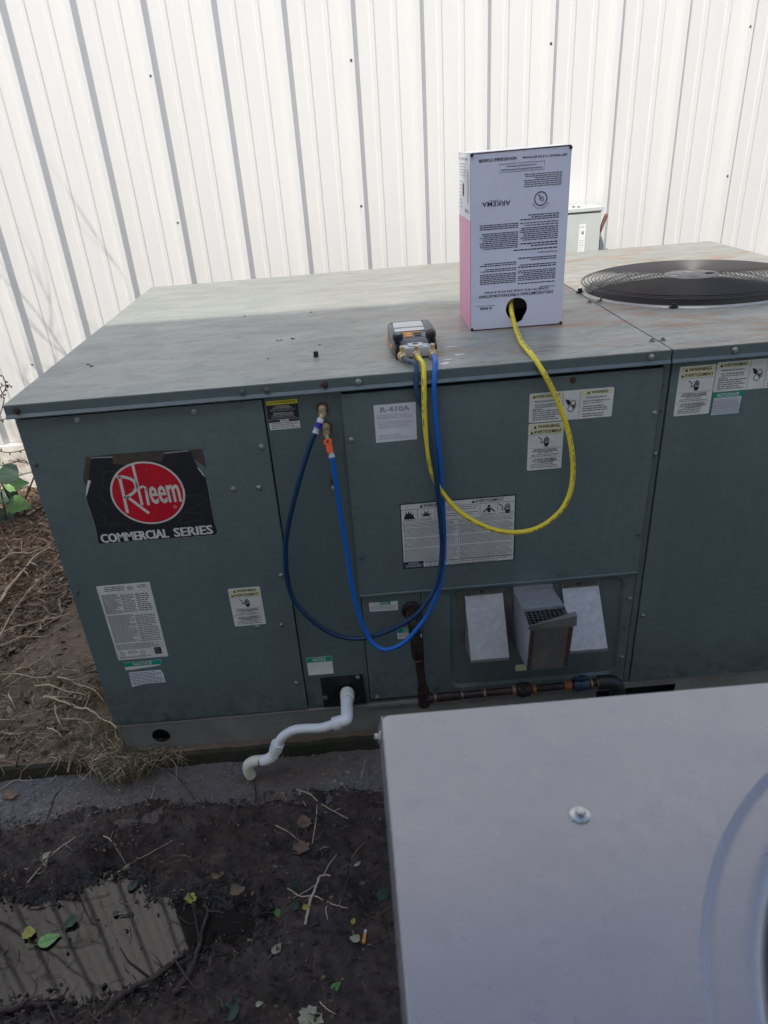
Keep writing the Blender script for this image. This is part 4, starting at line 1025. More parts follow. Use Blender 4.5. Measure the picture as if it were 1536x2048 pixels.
# tank inside the box
tk = empty('refrigerant_tank', bp(BW/2, BD/2, .02), 'dark refrigerant cylinder with a red valve seen through the round hole of the box', 'gas cylinder')
bm = B(); lathe(bm, [(.02, .12), (.08, .135), (.108, .17), (.112, .22), (.112, .36), (.09, .41)], bp(BW/2, BD/2+.003, 0), (0, 0, 1), 28); build('tank', bm, M['cylinder'], tk, smooth=True)
bm = B(); tube(bm, [bp(BW*.5, BD*.5, .125), bp(BW*.5, BD*.5, .055)], .012, 10); tube(bm, [bp(BW*.485, BD*.5, .075), bp(BW*.478, BD*.16, .080)], .008, 10); build('valve', bm, M['brass'], tk, smooth=True)
bm = B(); lathe(bm, [(.013, 0), (.015, .004), (.015, .016), (.012, .02)], bp(BW*.492, .075, .088), -bv, 8); build('valve_handle', bm, M['valvered'], tk)

# ---- digital gauge
ga = empty('digital_gauge', (1.008, .21, 1.2505), 'orange and grey digital manifold gauge lying on the lid with three hoses', 'gauge')
def loft(bm, secs):
    """secs: list of (y, x0, x1, z0, z1, bevel)"""
    rings = []
    for y, x0, x1, z0, z1, r in secs: rings.append([bm.verts.new((x, y, z)) for x, z in rrect(x0, x1, z0, z1, r, 3)])
    n = len(rings[0])
    for i in range(len(rings)-1):
        for k in range(n): bm.faces.new((rings[i][k], rings[i+1][k], rings[i+1][(k+1) % n], rings[i][(k+1) % n]))
    bm.faces.new(rings[0]); bm.faces.new(rings[-1][::-1])
    bmesh.ops.recalc_face_normals(bm, faces=bm.faces)
bm = B(); loft(bm, [(.118, .957, .967, 1.2505, 1.280, .003), (.150, .955, .968, 1.2505, 1.290, .004), (.160, .955, .968, 1.2505, 1.292, .004)]); loft(bm, [(.118, 1.050, 1.062, 1.2505, 1.280, .003), (.160, 1.049, 1.064, 1.2505, 1.292, .004)]); build('end_guard', bm, M['black'], ga, smooth=True)
bm = B(); loft(bm, [(.150, .956, 1.062, 1.2525, 1.277, .006), (.165, .953, 1.065, 1.2525, 1.288, .009), (.250, .947, 1.071, 1.2525, 1.300, .010), (.318, .950, 1.068, 1.2525, 1.303, .012), (.338, .956, 1.062, 1.256, 1.292, .012)]); build('case', bm, M['casegrey'], ga, smooth=True)
bm = B(); loft(bm, [(.175, .9505, 1.0675, 1.258, 1.274, .004), (.300, .9455, 1.0725, 1.258, 1.276, .004)]); build('rubber_band', bm, M['orange2'], ga, smooth=True)
bm = B(); box(bm, .967, 1.049, .1165, .162, 1.2535, 1.2785, .003, 2); build('manifold_block', bm, M['silver'], ga)
bm = B(); box(bm, .990, 1.028, .122, .152, 1.2782, 1.2822, .001); bk = build('sight_glass_plate', bm, M['silver'], ga)
bm = B(); lathe(bm, [(.007, 0), (.007, .0008)], (1.009, .137, 1.2822), (0, 0, 1), 16); build('sight_glass', bm, M['black'], bk)
def slope_z(y): return 1.288 + (y-.165)/.085*.012 if y < .25 else 1.300+(y-.25)/.068*.003
def inlay(name, x0, x1, y0, y1, m, h=.0012, parent=None):
    bm = B(); v = [(x0, y0), (x1, y0), (x1, y1), (x0, y1)]; a = [bm.verts.new((x, y, slope_z(y)+h)) for x, y in v]; b = [bm.verts.new((x, y, slope_z(y)-.003)) for x, y in v]
    bm.faces.new(a)
    for i in range(4): bm.faces.new((a[i], b[i], b[(i+1) % 4], a[(i+1) % 4]))
    bmesh.ops.recalc_face_normals(bm, faces=bm.faces)
    return build(name, bm, M[m], parent or ga)
sb = inlay('screen_bezel', .960, 1.046, .212, .307, 'black', .0008); inlay('screen', .964, 1.042, .221, .303, 'lcd', .0016, sb)
inlay('button_field', .966, 1.052, .176, .210, 'casegrey', .0010); inlay('button_stripe', .962, 1.030, .208, .2125, 'orange2', .0016)
inlay('button', .988, 1.006, .190, .203, 'orange2', .003); inlay('button', .988, 1.006, .178, .188, 'orange2', .003); inlay('button', 1.012, 1.030, .193, .203, 'black', .003); inlay('button', 1.012, 1.030, .180, .190, 'black', .003)
for x in (.966, 1.050):
    bm = B(); lathe(bm, [(.007, -.016), (.007, .0), (.0125, .001), (.0135, .006), (.0135, .015), (.011, .018)], (x, .148, 1.292), (0, -.25, 1), 12); k_ = build('valve_knob', bm, M['black'], ga, smooth=True)
    bm = B(); lathe(bm, [(.0085, .0), (.0085, .0008)], Vector((x, .148, 1.292)) + Vector((0, -.25, 1)).normalized()*.0182, (0, -.25, 1), 12); build('knob_face', bm, M['casegrey'] if x < 1 else M['rustscrew'], k_)
PORTS = [(.972, .112), (1.0085, .112), (1.049, .112)]
for x, y in PORTS:
    bm = B(); lathe(bm, [(.0080, 0), (.0080, .012), (.0062, .013), (.0062, .022)], (x, .118, 1.264), (0, -1, .0), 6)
    tube(bm, [Vector((x, .104, 1.262)), Vector((x, .102, 1.274)), Vector((x, .100, 1.287))], .0058, 10); 
    fit = build('port_fitting', bm, M['brass'], ga, smooth=True)
    bm = B(); lathe(bm, [(.0034, 0), (.0034, .0006)], (x, .0998, 1.2862), (0, -.15, 1), 10); build('valve_core', bm, M['dark'], fit)

# ---- hoses
def hose(name, mat, pts, r, label, fittings=(), marks=None):
    root = empty(name, pts[0], label, 'hose')
    P_ = path(pts, 10); bm = B(); tube(bm, P_, r, 12); build('tube', bm, M[mat], root, smooth='all')
    if marks:
        b2 = B(); n = len(P_); rd = random.Random(3); i = 6
        while i < n-3:
            L = rd.choice((1, 1, 2, 3))
            seg = P_[i:i+L+1]
            if len(seg) >= 2 and (i//9) % 3 != 2:
                T = (seg[-1]-seg[0]).normalized(); toc = (CAM_C - seg[0]); toc = (toc - T*toc.dot(T)).normalized(); sd_ = T.cross(toc)
                rows = []
                for p in seg: rows.append([b2.verts.new(p + (toc*math.cos(a) + sd_*math.sin(a))*(r*1.012)) for a in (.38, .55, .72)])
                for q in range(len(rows)-1):
                    for k in range(2): b2.faces.new((rows[q][k], rows[q][k+1], rows[q+1][k+1], rows[q+1][k]))
            i += L + rd.choice((1, 1, 2))
        build('printed_marks', b2, M['inkgrey'], root, kind='stuff')
    return root
def ferrule(root, a, b_, r, mat='brass', nm='fitting', knurl=True):
    a, b_ = Vector(a), Vector(b_); L = (b_-a).length; ax = (b_-a)/L; bm = B()
    lathe(bm, [(r*.75, 0), (r*1.25, L*.08), (r*1.25, L*.45), (r*.95, L*.5), (r*.95, L*.95), (r*.8, L)], a, ax, 12); return build(nm, bm, M[mat], root, smooth=True)
RH = .0066
def fp_(L): return [Vector(FP(px, py, y)) for px, py, y in L]
# yellow: middle port, over the edge, round and up into the box
Y_ = [Vector((1.0085, .092, 1.2635)), Vector((1.012, .052, 1.262)), Vector((1.016, .014, 1.2575))] + fp_([(848, 772, -.016), (849, 830, -.028), (854, 885, -.032), (864, 945, -.036), (888, 990, -.042), (925, 1028, -.055), (975, 1055, -.065), (1025, 1065, -.070), (1075, 1056, -.070), (1118, 1025, -.066), (1140, 985, -.060), (1146, 935, -.052), (1140, 880, -.045), (1124, 825, -.038), (1104, 778, -.028), (1085, 742, -.017)])
Y_ += [TP(1062, 708, 1.2585), TP(1042, 683, 1.259), Vector(bp(BW*.455, -.030, .018)), Vector(bp(BW*.445, -.004, .040)), Vector(bp(BW*.447, .018, .062)), Vector(bp(BW*.468, .034, .078))]
yh = hose('charging_hose', 'yellowhose', Y_, RH, 'yellow charging hose looping from the gauge down the front and up into the box', marks=True)
ferrule(yh, (1.0085, .100, 1.2645), (1.0095, .074, 1.2625), .0098)
# dark blue: left gauge port to the upper service port
def world_from(L): return [Vector(p) for p in L]
N_ = [Vector((.972, .096, 1.2630)), Vector((.982, .055, 1.262)), Vector((.998, .012, 1.2585))] + fp_([(833, 782, -.014), (848, 825, -.020), (860, 880, -.032), (872, 950, -.048), (881, 1040, -.057), (884, 1100, -.062), (876, 1160, -.078), (857, 1200, -.088), (823, 1237, -.090), (773, 1263, -.074), (723, 1277, -.060), (673, 1271, -.055), (627, 1243, -.048), (592, 1206, -.042), (575, 1165, -.038), (571, 1110, -.036), (575, 1060, -.036), (588, 1000, -.038), (606, 935, -.040), (622, 885, -.040), (631, 866, -.040)])
nh = hose('charging_hose', 'navyhose', N_, RH, 'dark navy charging hose from the left gauge port to the upper service port')
ferrule(nh, (.971, .104, 1.2640), (.974, .080, 1.2620), .0096)
a, b_ = N_[-1], Vector((.762, -.028, 1.172))
ferrule(nh, a + (a-b_)*.04, a.lerp(b_, .22), .0072, 'silver')
bm = B(); tube(bm, [a.lerp(b_, .18), a.lerp(b_, .80)], .0085, 10); vb_ = build('ball_valve', bm, M['silver'], nh, smooth=True)
bm = B(); tube(bm, [a.lerp(b_, .30)+Vector((.001, -.005, 0)), a.lerp(b_, .58)+Vector((.001, -.005, 0))], .0092, 8); build('blue_band', bm, M['bluevalve'], vb_)
bm = B(); tube(bm, [a.lerp(b_, .62)+Vector((.001, -.0035, 0)), a.lerp(b_, .76)+Vector((.001, -.0035, 0))], .0078, 8); build('white_band', bm, M['sticker'], vb_)
bm = B(); tube(bm, [a.lerp(b_, .80), a.lerp(b_, 1.0)], .0058, 8); lathe(bm, [(.0095, 0), (.0100, .006), (.009, .010)], (.762, -.020, 1.174), (0, -1, -.1), 16); build('coupler', bm, M['brass'], nh, smooth=True)
# bright blue: right gauge port to the lower service port
U_ = [Vector((1.049, .096, 1.2630)), Vector((1.048, .050, 1.2615)), Vector((1.045, .012, 1.2585))] + fp_([(868, 770, -.014), (871, 830, -.022), (877, 890, -.028), (882, 950, -.033), (886, 1020, -.040), (888, 1100, -.044), (880, 1165, -.058), (865, 1210, -.074), (840, 1250, -.094), (808, 1285, -.099), (775, 1299, -.094), (750, 1290, -.084), (731, 1263, -.072), (714, 1215, -.062), (702, 1160, -.054), (694, 1105, -.048), (686, 1060, -.045), (677, 1000, -.044), (669, 945, -.044), (664, 914, -.044)])
uh = hose('charging_hose', 'bluehose', U_, RH, 'bright blue charging hose from the right gauge port to the lower service port')
ferrule(uh, (1.0495, .104, 1.2640), (1.0488, .080, 1.2620), .0098)
a, b_ = U_[-1], Vector((.766, -.028, 1.122))
ferrule(uh, a + (a-b_)*.04, a.lerp(b_, .25), .0068, 'silver')
bm = B(); tube(bm, [a.lerp(b_, .2), a.lerp(b_, .98)], .0050, 8); lathe(bm, [(.0095, 0), (.0100, .006), (.009, .010)], (.766, -.020, 1.126), (0, -1, -.1), 16); build('coupler', bm, M['brass'], uh, smooth=True)
bm = B(); ax = (b_-a).normalized(); sx_ = ax.cross(Vector((0, -1, 0))).normalized(); nn = sx_.cross(ax)
if nn.y > 0: nn = -nn
L0 = (b_-a).length
lv = [(.006, .20), (.008, .28), (.008, .50), (.0065, .56), (.010, .62), (.011, .70), (.009, .78), (.005, .80)]
fr = [(a + ax*L0*h + sx_*x_) for x_, h in lv] + [(a + ax*L0*h - sx_*x_) for x_, h in lv[::-1]]
v0_ = [bm.verts.new(p + nn*.010) for p in fr]; v1_ = [bm.verts.new(p + nn*.004) for p in fr]
bm.faces.new(v0_); bm.faces.new(v1_[::-1])
for i in range(len(fr)): bm.faces.new((v0_[i], v1_[i], v1_[(i+1) % len(fr)], v0_[(i+1) % len(fr)]))
bmesh.ops.recalc_face_normals(bm, faces=bm.faces)
lev = build('valve_lever', bm, M['orange'], uh)
bm = B(); lathe(bm, [(.0028, 0), (.0028, .001)], a + ax*L0*.69 + nn*.0100, nn, 10); build('lever_pin', bm, M['black'], lev)

# ---- white PVC condensate trap
pv = empty('drain_pipe', (.60, -.10, .07), 'white plastic condensate drain pipe with a trap below the green unit', 'pipe')
def PV(px, py, y): return FP(px, py, y)
a0 = Vector((.745, .004, .286)); a1 = Vector((.7435, -.040, .286)); a2 = PV(690, 1432, -.100)
bm = B(); lathe(bm, [(.0195, 0), (.0205, .004), (.0205, .036), (.019, .040)], a0, (0, -1, 0), 20); adp = build('adapter', bm, M['pvc'], pv, smooth=True)
bm = B()
for k in range(7): ringp = [a0 + Vector((0, -.007-.0042*k, 0)) + Vector((math.cos(t)*.0207, 0, math.sin(t)*.0207)) for t in [2*math.pi*i/20 for i in range(21)]]; tube(bm, ringp, .0011, 4)
build('thread_ring', bm, M['pvcold'], adp)
bm = B(); tube(bm, [a1, Vector((.7430, -.052, .286))], .0188, 16); build('collar', bm, M['pvc'], pv, smooth=True)
c1 = Vector((.7420, -.108, .284)); c2 = Vector((.7380, -.118, .275))
bm = B(); tube(bm, path([Vector((.743, -.050, .286)), Vector((.7425, -.085, .285)), Vector((.7415, -.112, .283)), Vector((.736, -.119, .280)), Vector((.722, -.119, .277)), PV(676, 1446, -.118)], 6), .0180, 16); build('elbow', bm, M['pvc'], pv, smooth=True)
A = PV(692, 1441, -.115)
bm = B(); tube(bm, path([PV(676, 1446, -.118), PV(662, 1450, -.118), PV(640, 1456, -.118), PV(612, 1457, -.118), PV(588, 1460, -.118), PV(568, 1471, -.118), PV(556, 1487, -.118), PV(550, 1503, -.118)], 6), .0140, 16); build('bent_pipe', bm, M['pvc'], pv, smooth=True)
bm = B(); tube(bm, [PV(679, 1444.5, -.118), PV(667, 1448, -.118)], .0205, 16); tube(bm, [PV(556, 1486, -.118), PV(551, 1501, -.118)], .0198, 16); build('socket', bm, M['pvc'], pv, smooth=True)
bm = B(); tube(bm, path([PV(551, 1499, -.118), PV(546, 1511, -.118), PV(534, 1519, -.118), PV(520, 1522, -.118)], 6), .0172, 16); build('elbow', bm, M['pvc'], pv, smooth=True)
bm = B(); tube(bm, path([PV(522, 1521, -.118), PV(507, 1523, -.118), PV(497, 1530, -.116), PV(497, 1541, -.112), PV(502, 1551, -.106)], 6), .0172, 16); build('elbow', bm, M['pvcold'], pv, smooth=True)
bm = B(); tube(bm, [PV(519.5, 1521.8, -.118), PV(517.5, 1522, -.118)], .0182, 16); build('joint_ring', bm, M['black'], pv, smooth=True)

# ---- black iron gas line
gp = empty('gas_pipe', (1.2, -.07, .22), 'black iron gas pipe dropping from the green unit and running right along its base', 'pipe')
def GP(px, py, y=-.07): return FP(px, py, y)
e0 = Vector((.957, .012, .560))
bm = B(); lathe(bm, [(.030, 0), (.030, .004), (.026, .010), (.018, .012)], e0, (0, -1, 0), 24); build('wall_grommet', bm, M['black'], gp, smooth=True)
pd = [Vector((.957, .0, .560)), Vector((.957, -.035, .560)), Vector((.958, -.056, .550)), Vector((.959, -.062, .528)), GP(832, 1275), GP(836, 1300)]
bm = B(); tube(bm, path(pd[:4], 5), .0185, 14); build('elbow', bm, M['iron'], gp, smooth=True)
t1 = GP(848, 1392)
bm = B(); tube(bm, [pd[3], GP(833, 1280)], .0128, 14); tube(bm, [GP(833, 1280), GP(846, 1380)], .0125, 14); build('riser', bm, M['iron'], gp, smooth=True)
bm = B(); tube(bm, [GP(832.5, 1277), GP(833, 1281), GP(836, 1312), GP(836.3, 1315)], [.0150, .0182, .0182, .0155], 14); build('coupling', bm, M['iron'], gp, smooth=True)
bm = B(); tube(bm, [GP(836.3, 1316), GP(836.6, 1319)], .0140, 12); build('rusty_thread', bm, M['rust'], gp, smooth=True)
bm = B(); tube(bm, [GP(846, 1378), GP(849, 1410)], .0175, 14); tube(bm, [GP(848, 1398), GP(866, 1396)], .0165, 14); tee = build('tee', bm, M['iron'], gp, smooth=True)
def hp(x): return (x, 1397-(x-848)*.0905)
def H_(x): return GP(*hp(x))
bm = B(); tube(bm, [H_(860), H_(1200)], .0118, 14); build('pipe_run', bm, M['iron'], gp, smooth=True)
for x0_, x1_, r, m, nm in [(868, 872, .0135, 'copper', 'bare_thread'), (872, 921, .0140, 'iron', 'nipple'), (922, 926, .0128, 'copper', 'bare_thread'), (966, 971, .0145, 'copper', 'bare_thread'), (1024, 1031, .0150, 'copper', 'bare_thread'), (1035, 1060, .0210, 'iron', 'union'), (1040, 1049, .0240, 'iron', 'union_nut'), (1063, 1071, .0155, 'rust', 'rusty_thread'), (1128, 1143, .0145, 'rust', 'rusty_thread'), (1146, 1176, .0200, 'bluebody', 'gas_valve'), (1179, 1184, .0160, 'copper', 'bare_thread'), (1193, 1196, .0165, 'copper', 'bare_thread')]:
    if m == 'bluebody' and m not in M: M[m] = simple('blue_grey_valve', (.03, .05, .085), .45, .3, .3, 40)
    bm = B(); tube(bm, [H_(x0_), H_(x0_).lerp(H_(x1_), .08), H_(x0_).lerp(H_(x1_), .92), H_(x1_)], [r*.88, r, r, r*.88], 8 if 'union' in nm else 14); build(nm, bm, M[m], gp, smooth=True)
vz = H_(1161)
bm = B(); tube(bm, [vz, vz+Vector((0, -.004, .030))], .010, 10); box(bm, vz.x-.022, vz.x+.022, vz.y-.010, vz.y+.004, vz.z+.022, vz.z+.030, .002); build('valve_key', bm, M['bluebody'], gp, smooth=True)
bm = B(); tube(bm, path([H_(1196), H_(1208), GP(1226, 1366), GP(1234, 1378), GP(1235, 1400, -.07)], 5), .0225, 14); build('elbow', bm, M['black'], gp, smooth=True)
bm = B(); tube(bm, [GP(1235, 1400), GP(1235, 1400)+Vector((0, 0, -.13))], .0125, 12); build('riser', bm, M['iron'], gp, smooth=True)
bm = B(); box(bm, t1.x-.10, t1.x-.0, -.062, .006, .128, .150, .003); build('support_bracket', bm, M['black'], gp)

# ---- grey disconnect box on the wall
eb = empty('electrical_box', (2.03, 2.30, 1.2), 'pale grey electrical disconnect box on the white wall right of the cardboard box', 'electrical box')
bm = B(); box(bm, 1.895, 2.116, 2.152, 2.318, 1.03, 1.362, .003); build('enclosure', bm, M['boxgrey'], eb)
bm = B(); box(bm, 1.893, 2.114, 2.146, 2.151, 1.03, 1.357, .0015); dr = build('door', bm, M['boxgrey'], eb)
bm = B(); box(bm, 1.890, 2.121, 2.138, 2.322, 1.364, 1.384, .003); build('hood', bm, M['boxgrey'], eb)
bm = B(); box(bm, 2.008, 2.043, 2.1448, 2.1458, 1.115, 1.312, 0); dl = build('door_label', bm, M['cardside'], dr)
pr = Print((2.008, 2.1447, 1.115), (1, 0, 0), (0, 0, 1), .0004); hand_icon(pr, .017, .160, .018, 'inkgrey'); pr.lines(.004, .031, .187, .178, .004, 'inkfaint', .4, .2); pr.lines(.005, .030, .125, .03, .011, 'inkfaint', .2, .3)
pr.stroke([(0, 0), (.035, 0), (.035, .197), (0, .197), (0, 0)], .0012, 'inkfaint'); pr.done(dl, NM)
bm = B(); box(bm, 2.118, 2.124, 2.175, 2.215, 1.175, 1.30, .002); box(bm, 2.124, 2.132, 2.185, 2.205, 1.19, 1.235, .002); lever = build('lever_bracket', bm, M['galvdark'], eb)
bm = B(); tube(bm, [Vector((2.128, 2.19, 1.262)), Vector((2.139, 2.19, 1.300)), Vector((2.152, 2.188, 1.338)), Vector((2.154, 2.188, 1.346))], [.006, .009, .010, .007], 8); build('lever_handle', bm, M['handle'], lever)
for i, (x, y) in enumerate([(1.93, 2.17), (1.99, 2.20), (2.01, 2.18), (1.915, 2.22)]):
    bm = B(); r = .005; box(bm, x-r, x+r*1.4, y-r, y+r, 1.3845, 1.389, .002); build('dry_crumb', bm, M['rustscrew'], eb)

# ================================================================== FOREGROUND CONDENSER
FZ = 1.22
fx0, fy1 = .8425, -1.190
c3 = [TP(765, 1428, FZ), TP(1536, 1370, FZ), TP(828, 2048, FZ)]
fx0 = c3[0].x; fy1 = (c3[0].y+c3[1].y)/2
fg = empty('condenser_unit', (fx0+.35, fy1-.35, 0.03), 'pale beige grey condenser with a round fan opening close in the foreground', 'air conditioner')
fs = .72
ring_pts = [TP(*q, FZ) for q in [(1536, 1542), (1465, 1625), (1408, 1790), (1406, 1920), (1408, 2048)]]
# circle through three traced rim points
(p1, p2, p3) = ring_pts[0], ring_pts[2], ring_pts[4]
ma = [[2*(p2.x-p1.x), 2*(p2.y-p1.y)], [2*(p3.x-p1.x), 2*(p3.y-p1.y)]]; mb = [p2.x**2+p2.y**2-p1.x**2-p1.y**2, p3.x**2+p3.y**2-p1.x**2-p1.y**2]
cxy = np.linalg.solve(np.array(ma), np.array(mb)); fr_ = math.hypot(p1.x-cxy[0], p1.y-cxy[1])
fcx, fcy = float(cxy[0]), float(cxy[1])
if not (.15 < fr_ < .5): fcx, fcy, fr_ = fx0+.40, fy1-.36, .27
yb0 = fy1 - 2*abs(fy1-fcy) if abs(fy1-fcy) > .3 else fy1-.72
xr = fcx + (fcx-fx0)
bm = B()
lr = rrect(fx0, xr, yb0, fy1, .006, 4)
plate(bm, [lr, circ(fcx, fcy, fr_, 96)], (0, 0, FZ), (1, 0, 0), (0, 1, 0), .0015)
ftop = build('top_panel', bm, M['beige'], fg)
# folded edge of the top, rolled rim and the fan throat
bm = B(); prof = [(.0, -.0002), (.0014, -.0012), (.0018, -.004), (.0050, -.016), (.0056, -.030)]
for k in range(len(prof)-1):
    for (ax_, s_, a_, b2_) in (('x', -1, yb0, fy1), ('x', 1, yb0, fy1), ('y', 1, fx0, xr), ('y', -1, fx0, xr)):
        o0, h0 = prof[k]; o1, h1 = prof[k+1]
        if ax_ == 'x':
            X = fx0 if s_ < 0 else xr; quad(bm, (X+s_*o0, a_-o0, FZ+h0), (X+s_*o0, b2_+o0, FZ+h0), (X+s_*o1, b2_+o1, FZ+h1), (X+s_*o1, a_-o1, FZ+h1))
        else:
            Yy = fy1 if s_ > 0 else yb0; quad(bm, (a_-o0, Yy+s_*o0, FZ+h0), (b2_+o0, Yy+s_*o0, FZ+h0), (b2_+o1, Yy+s_*o1, FZ+h1), (a_-o1, Yy+s_*o1, FZ+h1))
bmesh.ops.recalc_face_normals(bm, faces=bm.faces)
build('top_rim', bm, M['beige'], ftop, smooth=True)
bm = B(); lathe(bm, [(fr_, -.0001), (fr_-.0015, -.0004), (fr_-.004, -.0016), (fr_-.0068, -.0030), (fr_-.0085, -.0034), (fr_-.010, -.0035), (fr_-.012, -.0035), (fr_-.020, -.0035), (fr_-.028, -.0035), (fr_-.0300, -.0036), (fr_-.036, -.0045), (fr_-.043, -.009), (fr_-.049, -.018), (fr_-.052, -.04), (fr_-.052, -.12)], (fcx, fcy, FZ), (0, 0, 1), 96)
bmesh.ops.delete(bm, geom=[f for f in bm.faces if len(f.verts) > 10], context='FACES'); bmesh.ops.reverse_faces(bm, faces=bm.faces)
build('fan_throat', bm, M['beige'], fg, smooth='all')
bm = B()
box(bm, fx0+.002, xr-.002, yb0+.002, fy1-.002, .05, FZ-.030, .004)
bmesh.ops.delete(bm, geom=[f for f in bm.faces if f.normal.z > .9], context='FACES')
build('cabinet', bm, M['beige'], fg)
bm = B(); box(bm, fx0+.01, xr-.01, yb0+.01, fy1-.01, FZ-.26, FZ-.25); build('fan_deck', bm, M['dark'], fg)
FGC = (fcx, fcy)
bm = B()
for i in range(20):
    R = .04 + i*(fr_-.06)/20; vs_ = []
    for q in range(72):
        a = 2*math.pi*q/72; c, s = math.cos(a), math.sin(a)
        vs_.append([bm.verts.new((fcx+(R+.0014*math.cos(2*math.pi*k/5))*c, fcy+(R+.0014*math.cos(2*math.pi*k/5))*s, FZ-.012+.0014*math.sin(2*math.pi*k/5))) for k in range(5)])
    for q in range(72):
        for k in range(5): bm.faces.new((vs_[q][k], vs_[(q+1) % 72][k], vs_[(q+1) % 72][(k+1) % 5], vs_[q][(k+1) % 5]))
g2 = build('fan_guard', bm, M['blackmetal'], fg, smooth='all'); g2['kind'] = 'stuff'
for k in range(3):
    a0 = k*2.094+.3; bm = B(); G = []
    for i in range(5):
        R = .05 + (fr_-.11)*i/4; G.append([bm.verts.new((fcx+R*math.cos(a0+(j/4-.5)*1.1), fcy+R*math.sin(a0+(j/4-.5)*1.1), FZ-.15+.06*j/4)) for j in range(5)])
    for i in range(4):
        for j in range(4): bm.faces.new((G[i][j], G[i+1][j], G[i+1][j+1], G[i][j+1]))
    build('fan_blade', bm, M['black'], fg, smooth='all')
def bolt(parent, c, ax, r=.0088):
    bm = B(); lathe(bm, [(r*1.02, 0), (r*1.05, .0006), (r*.98, .0014), (r*.60, .0022)], c, ax, 28); lathe(bm, [(r*.50, .0018), (r*.50, .0050), (r*.40, .0060), (.0005, .0062)], c, ax, 6); return build('bolt', bm, M['steel'], parent, smooth=True)
b1 = TP(1160, 1631, FZ); bolt(ftop, (b1.x, b1.y, FZ+.0002), (0, 0, 1))
bl = at(758, 1472, 2, FZ-.012); bolt(ftop, (fx0-.0045, bl.y, FZ-.014), (-1, 0, .2), .0072)

# ================================================================== GROUND CLUTTER
def gnd(x, y):
    z = gz(x, y)
    if y < -.005 and y > -.34: z = max(z, .066)
    if y > -.02 and x > -.62: z = max(z, .114)
    if y < -.005: z = max(z, 0.001)
    return z
def gpt(px, py):
    z = .03 if py > 1560 else .12
    for _ in range(6):
        p = TP(px, py, z); z = gnd(p.x, p.y)
    return Vector((p.x, p.y, z))
def leaf_bm(c, size, rot, n=14, jag=.10, curl=.25, asp=.8, lobes=0, tilt=None, seed=1):
    rd = random.Random(seed); bm = B()
    if not lobes:
        n = 9; L = []; bend = rd.uniform(-.15, .15)
        for i in range(n+1):
            t = i/n; w_ = asp*.95*math.sin(math.pi*min(1, t**.72*1.0))*(1-.25*t) + (.0 if t < 1 else 0); w_ = max(w_, .012)
            x = -1 + 2*t; cy = bend*math.sin(math.pi*t); zz = -curl*.35*(x*x)
            row = []
            for k, f in enumerate((-1, -.5, 0, .5, 1)):
                j = 1 - (jag if (i % 2 and abs(f) == 1) else 0) + rd.uniform(-.04, .04)*(abs(f) == 1)
                row.append(bm.verts.new((x - .12*abs(f)*(1 if i % 2 else 0)*jag*3, cy + f*w_*j, zz + curl*.55*abs(f)*w_ + rd.uniform(-.03, .03)*curl*2)))
            L.append(row)
        for i in range(n):
            for k in range(4): bm.faces.new((L[i][k], L[i+1][k], L[i+1][k+1], L[i][k+1]))
        tube(bm, [Vector((-1, 0, -curl*.35)), Vector((-1.35, .06, -.02)), Vector((-1.75, .18, .0))], .03, 4)
        tube(bm, [Vector((-1, 0, -curl*.35+.012)), Vector((0, bend, .015)), Vector((.95, 0, -curl*.3+.01))], .016, 4)
        mt = Matrix.Translation(Vector(c)) @ (tilt or Matrix.Identity(4)) @ Matrix.Rotation(rot, 4, 'Z') @ Matrix.Scale(size, 4)
        bmesh.ops.transform(bm, matrix=mt, verts=bm.verts); return bm
    ce = bm.verts.new((0, 0, .0)); ring = []; mid = []
    for i in range(n*2):
        a = 2*math.pi*i/(n*2); r = 1 - (.0 if i % 2 else jag) + rd.uniform(-.05, .05)
        if lobes: r *= .74 + .26*abs(math.cos(a*lobes/2))
        r *= 1 - .18*math.cos(a)  # pointed tip
        x, y = math.cos(a)*r, math.sin(a)*r*asp
        z = curl*(x*x*.4 + y*y*.8) + rd.uniform(-.05, .05)*curl*2
        ring.append(bm.verts.new((x, y, z))); mid.append(bm.verts.new((x*.5, y*.5, curl*(y*y*.15)+rd.uniform(-.03, .03)*curl)))
    m_ = len(ring)
    for i in range(m_):
        j = (i+1) % m_; bm.faces.new((ring[i], ring[j], mid[j], mid[i])); bm.faces.new((mid[i], mid[j], ce))
    tube(bm, [Vector((-.8, 0, .02)), Vector((-1.3, .06, .04)), Vector((-1.7, .16, .02))], .03, 4)
    mt = Matrix.Translation(Vector(c)) @ (tilt or Matrix.Identity(4)) @ Matrix.Rotation(rot, 4, 'Z') @ Matrix.Scale(size, 4)
    bmesh.ops.transform(bm, matrix=mt, verts=bm.verts); return bm
